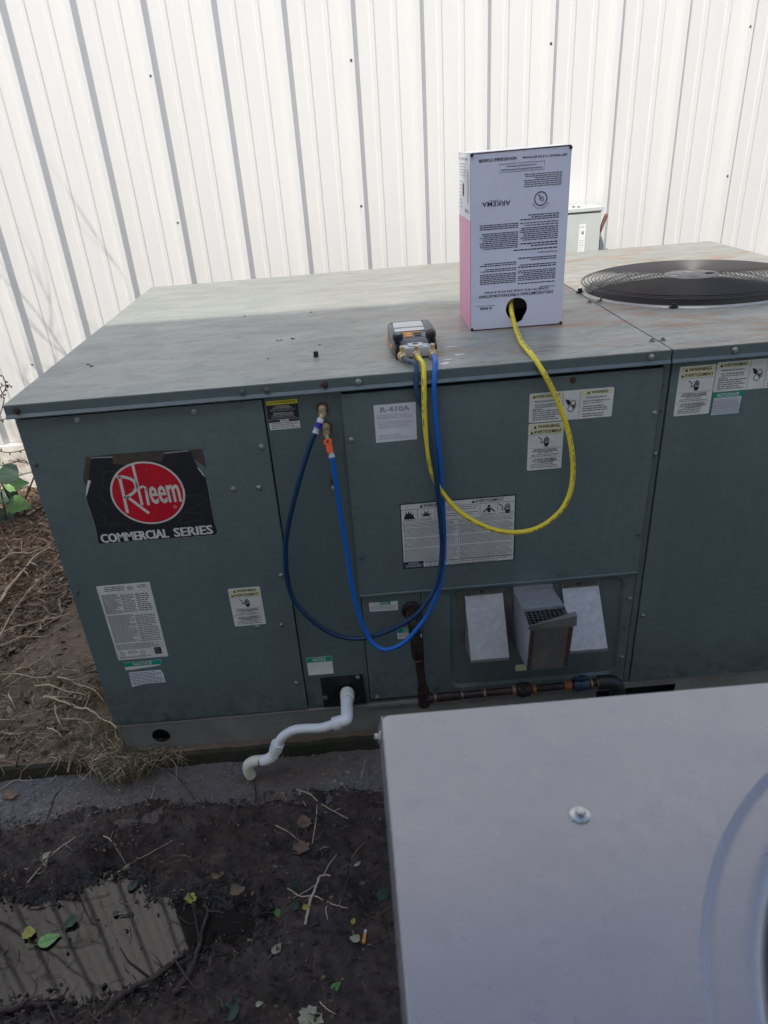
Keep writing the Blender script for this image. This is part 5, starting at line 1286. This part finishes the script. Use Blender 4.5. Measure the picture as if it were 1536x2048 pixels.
LV = [(100, 1880, .030, .4, 'leafbright', 'bright green round leaf floating in the puddle', 0, .1), (58, 1866, .023, 2.0, 'leafyellow', 'yellow green withered leaf beside the bright green leaf in the puddle', 3, .6),
      (140, 1850, .022, 4.0, 'leafdark', 'black rotten leaf clump right of the bright green floating leaf', 3, .9), (268, 1772, .020, .9, 'leafdark', 'dark green leaf at the back edge of the puddle', 0, .2),
      (381, 1798, .022, 2.2, 'leafyellow', 'crumpled bright yellow leaf at the back corner of the puddle', 5, .9), (438, 1754, .020, .3, 'leafbrown', 'orange brown curled leaf behind the yellow leaf', 3, 1.0),
      (606, 1698, .030, .5, 'leafbrown', 'large crumpled tan leaf in the mud below the concrete strip', 5, 1.0), (608, 1645, .028, 1.8, 'leafbrown', 'brown upright leaf just behind the crumpled tan leaf', 3, .7),
      (591, 1810, .019, 1.4, 'leafdark', 'dull green leaf left of the small broken stick', 0, .3), (556, 1826, .014, 1.9, 'leafgreen', 'small olive leaf left of the dull green leaf', 0, .4),
      (614, 1816, .012, .2, 'leafyellow', 'little yellow brown leaf beside the broken stick', 0, .3), (554, 1898, .017, 1.0, 'leafpale', 'pale green grey leaf in the middle of the mud', 0, .3),
      (708, 1844, .010, 1.2, 'leafyellow', 'tiny yellow green leaf above the cigarette butt', 0, .3), (709, 1880, .016, 2.9, 'leafpale', 'grey buff shrivelled leaf left of the cigarette butt', 3, .8),
      (673, 1974, .015, .7, 'leafgreen', 'small fresh green leaf lying in the lower mud', 0, .2), (618, 2036, .036, 2.4, 'leafpale', 'cream coloured torn leaf at the bottom edge of the picture', 5, .5),
      (716, 1727, .013, .6, 'leafpale', 'small pointed pale leaf near the foreground condenser', 0, .6), (480, 1795, .024, .1, 'leafbrown', 'faded brown leaf half sunk right of the puddle corner', 3, .5),
      (250, 1705, .016, .3, 'leafbrown', 'narrow brown leaf on a stem behind the puddle', 0, .5), (95, 1712, .014, 1.1, 'leafpale', 'small withered leaf on the long stalk at the far left', 0, .7),
      (20, 1592, .030, 2.7, 'leafbrown', 'rust coloured leaf scrap at the left edge on the concrete strip', 5, .8), (770, 1790, .024, .7, 'leafdark', 'dark green leaf beside the condenser wall', 0, .3),
      (600, 1765, .030, 2.0, 'leafdark', 'flat olive black leaf pressed into the mud above the stick', 3, .2), (466, 2018, .032, 1.1, 'leafdark', 'large grey green leaf at the bottom left of the mud', 0, .2),
      (520, 2010, .010, .4, 'leafpale', 'tiny buff leaf near the bottom of the mud', 0, .6), (233, 1828, .010, .4, 'leafdark', 'small dark curled leaf floating in the middle of the puddle', 0, 1.2)]
for i, (px, py, sz, rot, mt, lab, lobes, curl) in enumerate(LV):
    p = gpt(px, py); bm = leaf_bm((p.x, p.y, p.z+.005), sz*1.02, rot, 10, .16 if lobes else .06, curl*.55, .78, lobes, seed=i+3)
    build('fallen_leaf', bm, M[mt], None, smooth='all', label=lab, cat='leaf', group='fallen leaves lying in the mud and the puddle')
# cigarette butt
p = gpt(729, 1880); q = gpt(732, 1866)
cg = empty('cigarette_butt', p, 'orange cigarette butt lying in the mud', 'cigarette butt')
d_ = (q-p).normalized(); d_.z = .1; d_.normalize()
bm = B(); lathe(bm, [(.0042, 0), (.0042, .025)], p - d_*.012 + Vector((0, 0, .006)), d_, 12); build('filter', bm, M['cig'], cg, smooth=True)
bm = B(); lathe(bm, [(.0041, 0), (.0044, .008), (.0020, .010)], p + d_*.013 + Vector((0, 0, .006)), d_, 10); build('burnt_end', bm, M['cigpaper'], cg, smooth=True)
# twigs and dry vines traced on the ground
def twig(px, r, mt, lab, lift=.004, name='twig', cat='twig', group=None, side=(), leaves=0):
    P_ = []
    for i, (a, b) in enumerate(px):
        p = gpt(a, b); p.z += r + lift + (.008*math.sin(i*2.1) if lift > .008 else 0); P_.append(p)
    root_pts = path(P_, 6); bm = B(); n = len(root_pts)
    rd = random.Random(int(px[0][0])+7)
    root_pts = [p + Vector((rd.uniform(-1, 1), rd.uniform(-1, 1), rd.uniform(-.5, 1)))*r*.5 for p in root_pts]
    tube(bm, root_pts, [r*(1.15-.55*i/n)*(1.25 if i % 9 == 4 else 1) for i in range(n)], 6)
    for t in side:
        i = int(t*n) % n; p = root_pts[i]; d = Vector((rd.uniform(-1, 1), rd.uniform(-1, 1), rd.uniform(.1, .7))).normalized()
        tube(bm, [p, p+d*r*10+Vector((0, 0, -r)), p+d*r*19+Vector((rd.uniform(-1, 1)*r*4, 0, -r*3))], [r*.5, r*.4, r*.2], 5)
    return build(name, bm, M[mt], None, smooth='all', label=lab, cat=cat, group=group)
VG = 'dry vine stems creeping over the soil left of the green unit'
vines = [([(0, 1222), (22, 1190), (50, 1150), (75, 1122), (104, 1107)], .0085, 'stem', 'thickest pale bare stem rising to the right beside the green unit', .02),
 ([(0, 1135), (30, 1118), (62, 1112), (80, 1108)], .0055, 'stem', 'pale stem just above the thickest stem at the left edge', .02),
 ([(0, 1296), (30, 1238), (62, 1190), (85, 1172), (122, 1137)], .0032, 'stem', 'thin straight straw coloured stem running steeply up to the unit corner', .03),
 ([(0, 1275), (40, 1262), (55, 1256), (90, 1247), (124, 1243), (150, 1226)], .0032, 'stem', 'upper dry stem of the forked pair with a dark knot', .016),
 ([(5, 1302), (50, 1283), (60, 1278), (88, 1262), (126, 1243), (152, 1234)], .0034, 'stem', 'lower dry stem of the forked pair with a dark knot', .018),
 ([(8, 1300), (52, 1283), (92, 1275), (120, 1262), (154, 1247)], .0026, 'stem', 'thin dry stem crossing below the forked pair', .012),
 ([(10, 1370), (40, 1348), (58, 1338), (95, 1316), (120, 1299)], .0036, 'stem', 'pale broken stem pointing up right across the brown soil', .014),
 ([(0, 1355), (38, 1357), (72, 1358), (105, 1359), (112, 1353)], .0032, 'stem', 'almost level stem halfway down the brown soil', .012),
 ([(118, 1362), (142, 1370), (158, 1375), (180, 1383), (196, 1395), (209, 1408)], .0036, 'stem', 'dry stem bending down to the cabinet corner', .016),
 ([(72, 1378), (105, 1380), (135, 1386), (160, 1393), (175, 1400)], .0034, 'stem', 'short dry stem under the level one', .012),
 ([(92, 1405), (108, 1410), (140, 1416), (165, 1428), (185, 1434), (210, 1448), (226, 1458), (238, 1472)], .0052, 'stem', 'stout dry stem crossing the corner weeds toward the base rail', .022),
 ([(95, 1406), (120, 1407), (148, 1403)], .0030, 'stem', 'short branch lying over the stout corner stem', .022),
 ([(113, 1417), (116, 1438), (126, 1460)], .0032, 'stem', 'curved stem hanging down near the pad edge', .012),
 ([(0, 1468), (30, 1473), (52, 1468)], .0026, 'stem', 'short stem lying at the left edge near the pad edge', .008),
 ([(0, 1443), (32, 1444)], .0022, 'stem', 'small straw piece at the left edge above the pad edge', .008),
 ([(96, 1461), (115, 1470), (135, 1486)], .0026, 'stem', 'thin stem lying close to the pad edge', .010),
 ([(125, 1444), (160, 1448), (185, 1450)], .0022, 'stem', 'thin level stem left of the cabinet corner', .012),
 ([(238, 1447), (262, 1448), (287, 1449)], .0020, 'stem', 'straw stem lying in front of the base rail corner', .05),
 ([(10, 1290), (20, 1320), (28, 1340)], .0030, 'stemdark', 'dark bent twig at the left edge of the soil', .02),
 ([(0, 1330), (5, 1370), (12, 1400)], .0034, 'stemdark', 'dark twig upright along the left picture edge', .02),
 ([(20, 1395), (28, 1412), (32, 1422)], .0036, 'stem', 'short stub of pale stem low on the left', .012)]
for px, r, mt, lab, lf in vines: twig(px, r*.72, mt, lab, lf, 'vine_stem', 'vine', VG, side=(.2, .35, .5, .62, .8))
tw = [([(64, 1694), (90, 1650), (108, 1600), (124, 1575)], .0018, 'stemdark', 'long dark twig slanting over the concrete strip at the left'), ([(58, 1772), (78, 1740), (110, 1705), (152, 1674)], .0018, 'stem', 'long straw stalk slanting over the mud behind the puddle'),
 ([(0, 1734), (40, 1733), (75, 1731), (98, 1712)], .0018, 'stem', 'level pale stalk at the left edge behind the puddle'), ([(208, 1673), (225, 1685), (242, 1702)], .0016, 'stem', 'short pale stalk behind the middle of the puddle'),
 ([(225, 1716), (262, 1705), (300, 1697), (345, 1682)], .0012, 'stem', 'thin long stalk right of the narrow brown leaf'), ([(610, 1850), (620, 1810), (636, 1765), (642, 1754), (662, 1753)], .0034, 'stem', 'small broken bent stick standing in the mud'),
 ([(576, 1778), (600, 1794), (628, 1793), (665, 1808), (696, 1818)], .0018, 'stem', 'pale root crossing the small broken stick'), ([(656, 1803), (652, 1822), (656, 1840)], .0014, 'stem', 'short side root hanging from the pale root'),
 ([(592, 1580), (620, 1590), (645, 1610), (696, 1639)], .0018, 'stem', 'white thin stalk crossing from the concrete strip into the mud'), ([(598, 1585), (612, 1614)], .0012, 'stem', 'very short white stalk under the white thin stalk'),
 ([(552, 1652), (578, 1666), (606, 1688)], .0014, 'stem', 'thin brown leaf stalk left of the crumpled tan leaf'), ([(624, 1686), (632, 1640), (634, 1606)], .0014, 'stem', 'upright thin stalk behind the crumpled tan leaf'),
 ([(640, 2005), (655, 2020), (672, 2030)], .0014, 'stem', 'short pale stalk near the bottom right of the mud'), ([(350, 1990), (385, 1940), (402, 1880), (414, 1838), (412, 1806)], .0060, 'stemdark', 'muddy crooked root at the right shore of the puddle'),
 ([(210, 2025), (262, 1985), (310, 1960), (345, 1935), (372, 1905)], .0075, 'stemdark', 'thick muddy branch along the near right shore of the puddle'), ([(0, 2025), (60, 2014), (115, 2008)], .0075, 'stemdark', 'thick sunken branch at the near left shore of the puddle'),
 ([(318, 1952), (330, 1935), (340, 1928)], .0030, 'stemdark', 'short dark snag at the right shore of the puddle'), ([(240, 1832), (262, 1830), (265, 1823)], .0018, 'stemdark', 'small forked twig floating in the puddle'),
 ([(722, 1560), (726, 1540), (732, 1520)], .0012, 'stem', 'thin bent straw on the concrete strip near the condenser'), ([(300, 1615), (305, 1590), (312, 1572)], .0012, 'stem', 'tiny straw on the concrete strip at the mud edge'),
 ([(0, 1582), (30, 1562), (50, 1563), (80, 1560)], .0018, 'stem', 'pale stalk at the left edge on the concrete strip'), ([(505, 1556), (512, 1590), (508, 1620), (500, 1660)], .0022, 'stemdark', 'thin dark root leading down from the drain pipe mouth'),
 ([(390, 1600), (352, 1552), (330, 1540)], .0014, 'stemdark', 'fine dark twig below the pad edge')]
for px, r, mt, lab in tw: twig(px, r, mt, lab, .001, 'twig', 'twig', 'twigs and stalks lying on the mud and concrete', side=(.45, .8) if r > .0015 else ())
# mass litter: chips, crumbs and bits, far too many to count
def litter(name, n, area, smin, smax, mats, seed, flat=.5, lift=.002, thin=False):
    rd = random.Random(seed); V_, F_, MI = [], [], []
    for _ in range(n):
        x, y = area(rd); z = gnd(x, y); 
        s = rd.uniform(smin, smax)*(1 if rd.random() < .8 else 1.8); mt = Matrix.Rotation(rd.random()*6.28, 3, 'Z') @ Matrix.Rotation(rd.uniform(-flat, flat), 3, 'X') @ Matrix.Rotation(rd.uniform(-flat, flat), 3, 'Y')
        k = len(V_); mi = rd.choice(range(len(mats)))
        if thin and rd.random() < .28:
            L = s*rd.uniform(1.5, 3.6); w_ = s*.14
            pts = [(-L, -w_, 0), (0, -w_, s*.3), (L, -w_, 0), (L, w_, 0), (0, w_, s*.3), (-L, w_, 0), (0, 0, s*.8)]
            V_ += [tuple(mt @ Vector(p) + Vector((x, y, z+lift+s*.2))) for p in pts]; F_ += [(k, k+1, k+6), (k+1, k+2, k+6), (k+2, k+3, k+6), (k+3, k+4, k+6), (k+4, k+5, k+6), (k+5, k, k+6)]; MI += [mi]*6
        else:
            a = s; b = s*rd.uniform(.4, .9); pts = [(-a, 0, 0), (-a*.3, b, s*.15), (a*.7, b*.6, 0), (a, -b*.2, s*.2), (0, -b, 0), (0, 0, s*.45)]
            V_ += [tuple(mt @ Vector(p) + Vector((x, y, z+lift))) for p in pts]; F_ += [(k, k+4, k+5), (k+4, k+3, k+5), (k+3, k+2, k+5), (k+2, k+1, k+5), (k+1, k, k+5)]; MI += [mi]*5
    me = bpy.data.meshes.new(name); me.from_pydata(V_, [], F_)
    for m in mats: me.materials.append(M[m])
    me.polygons.foreach_set('material_index', MI); me.update()
    o = bpy.data.objects.new(name, me); COL.objects.link(o); return o
def aleft(rd):
    while True:
        x, y = rd.uniform(-1.55, 0.0), rd.uniform(-.0, 2.3)
        dens = .9 if x < -.55 - .10*math.sin(y*5) or y > 1.75 else (.035 + .16*(abs(x+.25+.1*math.sin(y*7)) < .14)*(y < .5))
        if rd.random() < dens: return x, y
tag(litter('leaf_litter', 15000, aleft, .004, .013, ['litter', 'litterpale', 'dirt', 'stemdark'], 11, .8, .003, True), 'dry brown leaf and stem litter covering the soil left of the unit', 'leaf litter', kind='stuff')
def amud(rd):
    while True:
        x, y = rd.uniform(-.9, 1.0), rd.uniform(-1.0, -.17)
        d = pip_dist(x, y, PUD)
        pr_ = .12 if d > .035 else (1.0 if d > -.07 and (y > -.52 or y < -.62) else .32)
        if d > .035 and (x < .0 and y > -.52): pr_ = .30
        if d > .06: pr_ = .01
        if rd.random() < pr_: return x, y
tag(litter('rotting_litter', 9000, amud, .0015, .0060, ['litterdark', 'litterdark', 'litterdark', 'mud', 'stemdark', 'litter'], 12, .7, .002, True), 'wet rotting leaf crumbs over the mud and round the puddle shore', 'leaf litter', kind='stuff')
def astrip(rd): return rd.uniform(-.8, 1.3), rd.uniform(-.22, -.02)
tag(litter('gravel', 1500, astrip, .0015, .0045, ['slab', 'pad', 'litterpale'], 13, .3, .001), 'fine gravel and grit on the concrete strip', 'gravel', kind='stuff')
# fine weeds at the cabinet corner
def weeds(name, base, n, L, seed, mt='stemgreen', spread=.03):
    rd = random.Random(seed); bm = B()
    for _ in range(n):
        x, y = base[0]+rd.gauss(0, spread), base[1]+rd.gauss(0, spread*.6); z = gnd(x, y)
        d = Vector((rd.gauss(0, .8), rd.gauss(-.2, .6), rd.uniform(.2, 1.0))).normalized(); p = Vector((x, y, z)); l = L*rd.uniform(.3, 1)
        pts = [p]; 
        for k in range(4): d = (d + Vector((rd.gauss(0, .35), rd.gauss(0, .35), -.18))).normalized(); p = p + d*l/4; p.z = max(p.z, z+.001); pts.append(p.copy())
        tube(bm, pts, [.0010, .0009, .0008, .0006, .0003], 3, False)
        for k in range(1, 5):
            if rd.random() < .7:
                q = pts[k]; e = Vector((rd.gauss(0, 1), rd.gauss(0, 1), rd.gauss(.3, .6))).normalized()*rd.uniform(.004, .010); s_ = e.orthogonal().normalized()*.0022
                bm.faces.new([bm.verts.new(v) for v in (q, q+e*.5+s_, q+e, q+e*.5-s_)])
    return bm
for i, (bx_, by_, n, L, sp, lab) in enumerate([(.045, -.022, 150, .085, .045, 'olive thready weed tangle at the bottom left corner of the green unit'), (-.16, .30, 60, .06, .04, 'small olive weed tuft on the soil beside the cabinet edge'), (-.42, .10, 70, .07, .06, 'thin green weed at the left edge above the pad'), (-.11, .10, 90, .07, .07, 'sparse weed between the dry stems left of the cabinet corner')]):
    build('weed', weeds('weed', (bx_, by_), n, L, 40+i, spread=sp), M['stemgreen'], None, label=lab, cat='weed', group='fine weeds round the base of the green unit')
bm = B(); q0 = Vector((.040, .0, .215)); q1 = FP(225+52, 1384, -.02)
tube(bm, path([Vector((.030, -.012, .118)), FP(236, 1425, -.02), FP(248, 1405, -.02), q1], 5), [.0013]*15+[.0007], 4)
rd = random.Random(9)
for t in range(12):
    p = FP(236+t*3.4, 1425-t*3.4, -.02); tube(bm, [p, p+Vector((rd.uniform(-.016, .016), -.004, rd.uniform(.004, .018)))], .0005, 3, False)
build('weed', bm, M['stemgreen'], None, label='fine branching weed sprig standing up against the lower left panel', cat='weed', group='fine weeds round the base of the green unit')

# ---- leafy bush at the left edge
bush = empty('leafy_vine', (-1.12, 1.86, .13), 'green broad leaved vine at the left edge in front of the white wall', 'plant')
def leafy(px, py, y, sz, rot, mt, seed, pitch=.7, rollz=0.):
    c = FP(px, py, y); til = Matrix.Rotation(rollz, 4, 'Y') @ Matrix.Rotation(pitch, 4, 'X')
    bm = leaf_bm(c, sz, rot, 8, .12, .35, .85, 0, til, seed); build('leaf', bm, M[mt], bush, smooth='all')
for i, L in enumerate([(8, 950, .075, 2.6, 'leafdark'), (34, 968, .052, .3, 'leafbright'), (10, 992, .062, 3.0, 'leafdark'), (38, 1010, .066, -.5, 'leafgreen'), (12, 1035, .060, -1.2, 'leafdark'), (-18, 1000, .07, 1.0, 'leafgreen'), (-30, 950, .07, 2.0, 'leafgreen'), (30, 1070, .030, .8, 'leafgreen'), (50, 1080, .030, 2.0, 'leafgreen'), (25, 1098, .026, 1.2, 'leafgreen'), (-40, 1060, .06, .2, 'leafdark'), (-60, 1000, .08, .2, 'leafgreen'), (-10, 930, .05, 1.2, 'leafbright'), (62, 1058, .018, .6, 'leafgreen')]):
    leafy(L[0], L[1], 1.86 + .05*((i*7) % 5-2), L[2]*1.2, L[3], L[4], 60+i, .55+.25*((i*3) % 4)/3, .25*((i*5) % 3-1))
bm = B()
for pts in ([(-20, 1120), (10, 1060), (5, 1000), (-10, 940), (-30, 880)], [(45, 1085), (40, 1040), (20, 1000), (0, 960)], [(62, 1060), (48, 1015), (60, 975), (70, 950)], [(-20, 1120), (30, 1090), (58, 1062)]):
    tube(bm, path([FP(a, b, 1.90) for a, b in pts], 5), .0045, 6)
build('stem', bm, M['stemdark'], bush, smooth='all')
# dry twiggy sapling beside it (seen at the left edge and mirrored in the puddle)
sap = empty('bare_sapling', (-1.35, 1.25, .12), 'bare twiggy shrub at the left picture edge against the white wall', 'shrub')
bm = B(); rd = random.Random(21)
def branch(p, d, L, r, dep):
    pts = [p]; 
    for k in range(4):
        d = (d + Vector((rd.gauss(0, .16), rd.gauss(0, .16), rd.gauss(.03, .1)))).normalized(); p = p + d*L/4
        if p.x > .70-(p.y+1.78)*.58: p.x = .70-(p.y+1.78)*.58 - .02
        pts.append(p)
    tube(bm, pts, [r*(1-.12*i) for i in range(5)], 5 if dep > 1 else 6)
    if dep < 4:
        for k in range(3 if dep else 4):
            q = pts[rd.choice((2, 3, 4))]; branch(q, (d + Vector((rd.gauss(0, .6), rd.gauss(0, .6), rd.gauss(.1, .3)))).normalized(), L*rd.uniform(.45, .7), r*.55, dep+1)
branch(Vector((-1.12, .50, .1)), Vector((-.04, -.02, 1)), 1.15, .014, 0)
branch(Vector((-1.45, .95, .1)), Vector((.02, -.0, 1)), 1.5, .020, 0)
build('branches', bm, M['stemdark'], sap, smooth='all')
# dry sprigs against the wall at the left edge
bm = B(); rd = random.Random(5)
for pts in ([(-20, 800), (2, 790), (12, 772), (6, 752)], [(-20, 790), (5, 772), (20, 770)], [(0, 830), (8, 800), (2, 780)], [(-15, 900), (20, 905), (55, 898)], [(-10, 935), (25, 925), (50, 920)], [(-10, 845), (20, 835), (40, 838)]):
    P_ = path([FP(a, b, 2.22) for a, b in pts], 4); tube(bm, P_, .0028, 5)
    for p in P_[::2]:
        e = Vector((rd.gauss(0, 1), 0, rd.gauss(0, 1))).normalized()*.02; s_ = Vector((e.z, 0, -e.x))*.3
        bm.faces.new([bm.verts.new(v) for v in (p, p+e*.5+s_, p+e, p+e*.5-s_)])
build('dry_sprig', bm, M['stemdark'], None, label='thin dark dead sprigs against the lower white wall at the left edge', cat='plant', kind='stuff')
# specks of dried mud on the lid
for i, (px, py, s_) in enumerate([(177, 729, .005), (183, 733, .005), (345, 717, .003), (555, 681, .0032), (562, 681, .003), (586, 678, .006), (622, 625, .0035), (536, 718, .003), (640, 690, .003), (489, 633, .003)]):
    p = TP(px, py); bm = B(); bmesh.ops.create_icosphere(bm, subdivisions=1, radius=s_)
    for v in bm.verts: v.co = Vector((v.co.x*1.4, v.co.y*.8, max(v.co.z*.5, -.0005))) + Vector((p.x, p.y, 1.2506)) + Vector((random.uniform(-.001, .001),)*3)
    build('dirt_speck', bm, M['stemdark'], lidL)

# pale splashes on the lid beside the gauge
for px, py, a_, b2_ in [(888, 727.5, .011, .006), (893, 725, .008, .004), (915, 709.5, .007, .005), (902, 693, .017, .0035), (896, 719, .010, .003), (925, 708, .006, .003)]:
    p = TP(px, py); bm = B(); prism(bm, circ(p.x, p.y, a_, 12, b2_), (0, 0, 1.2504), (1, 0, 0), (0, 1, 0), (0, 0, 1), .0003); build('white_splash', bm, M['cardside'], lidL)

# thin dry grass and straws, matted over the soil and spilling round the cabinet corner
def straws(name, n, area, L, seed, mats, label):
    rd = random.Random(seed); bms = [B() for _ in mats]
    for _ in range(n):
        x, y, zz = area(rd); a = rd.random()*6.28; d = Vector((math.cos(a), math.sin(a), rd.uniform(.0, .5))); l = L*rd.uniform(.3, 1.3)
        p = Vector((x, y, max(gnd(x, y), zz)+.002)); pts = [p]
        for k in range(4):
            d = (d + Vector((rd.gauss(0, .3), rd.gauss(0, .3), -.16))).normalized(); p = p + d*l/4; g_ = gnd(p.x, p.y)+.0015
            if p.y > -.004 and p.x > .005: p = Vector((p.x, -.006, p.z))
            p = Vector((p.x, p.y, max(p.z, g_))); pts.append(p)
        r = rd.uniform(.0005, .0012); tube(bms[rd.randrange(len(mats))], pts, [r, r, r*.9, r*.7, r*.4], 3, False)
    for b, m in zip(bms, mats): build(name, b, M[m], None, label=label[mats.index(m)], cat='dry grass', kind='stuff')
def a1(rd):
    u = rd.random()
    if u < .45: return rd.gauss(.02, .07), rd.gauss(-.005, .03)-.0, .115
    if u < .75: return rd.uniform(-.55, -.02), rd.uniform(-.0, .55), 0
    return rd.uniform(-1.3, -.25), rd.uniform(.3, 2.2), 0
straws('dry_grass', 2500, a1, .085, 77, ['stem', 'stemgreen', 'litter'], ['pale straws matted over the soil beside the green unit', 'olive grass threads over the soil beside the green unit', 'brown grass threads over the soil beside the green unit'])
def a2(rd): return rd.uniform(-.5, .85), rd.uniform(-.9, -.2), 0
straws('dry_grass', 260, a2, .05, 78, ['litter', 'stemdark'], ['brown root threads lying over the wet mud', 'dark root threads lying over the wet mud'])
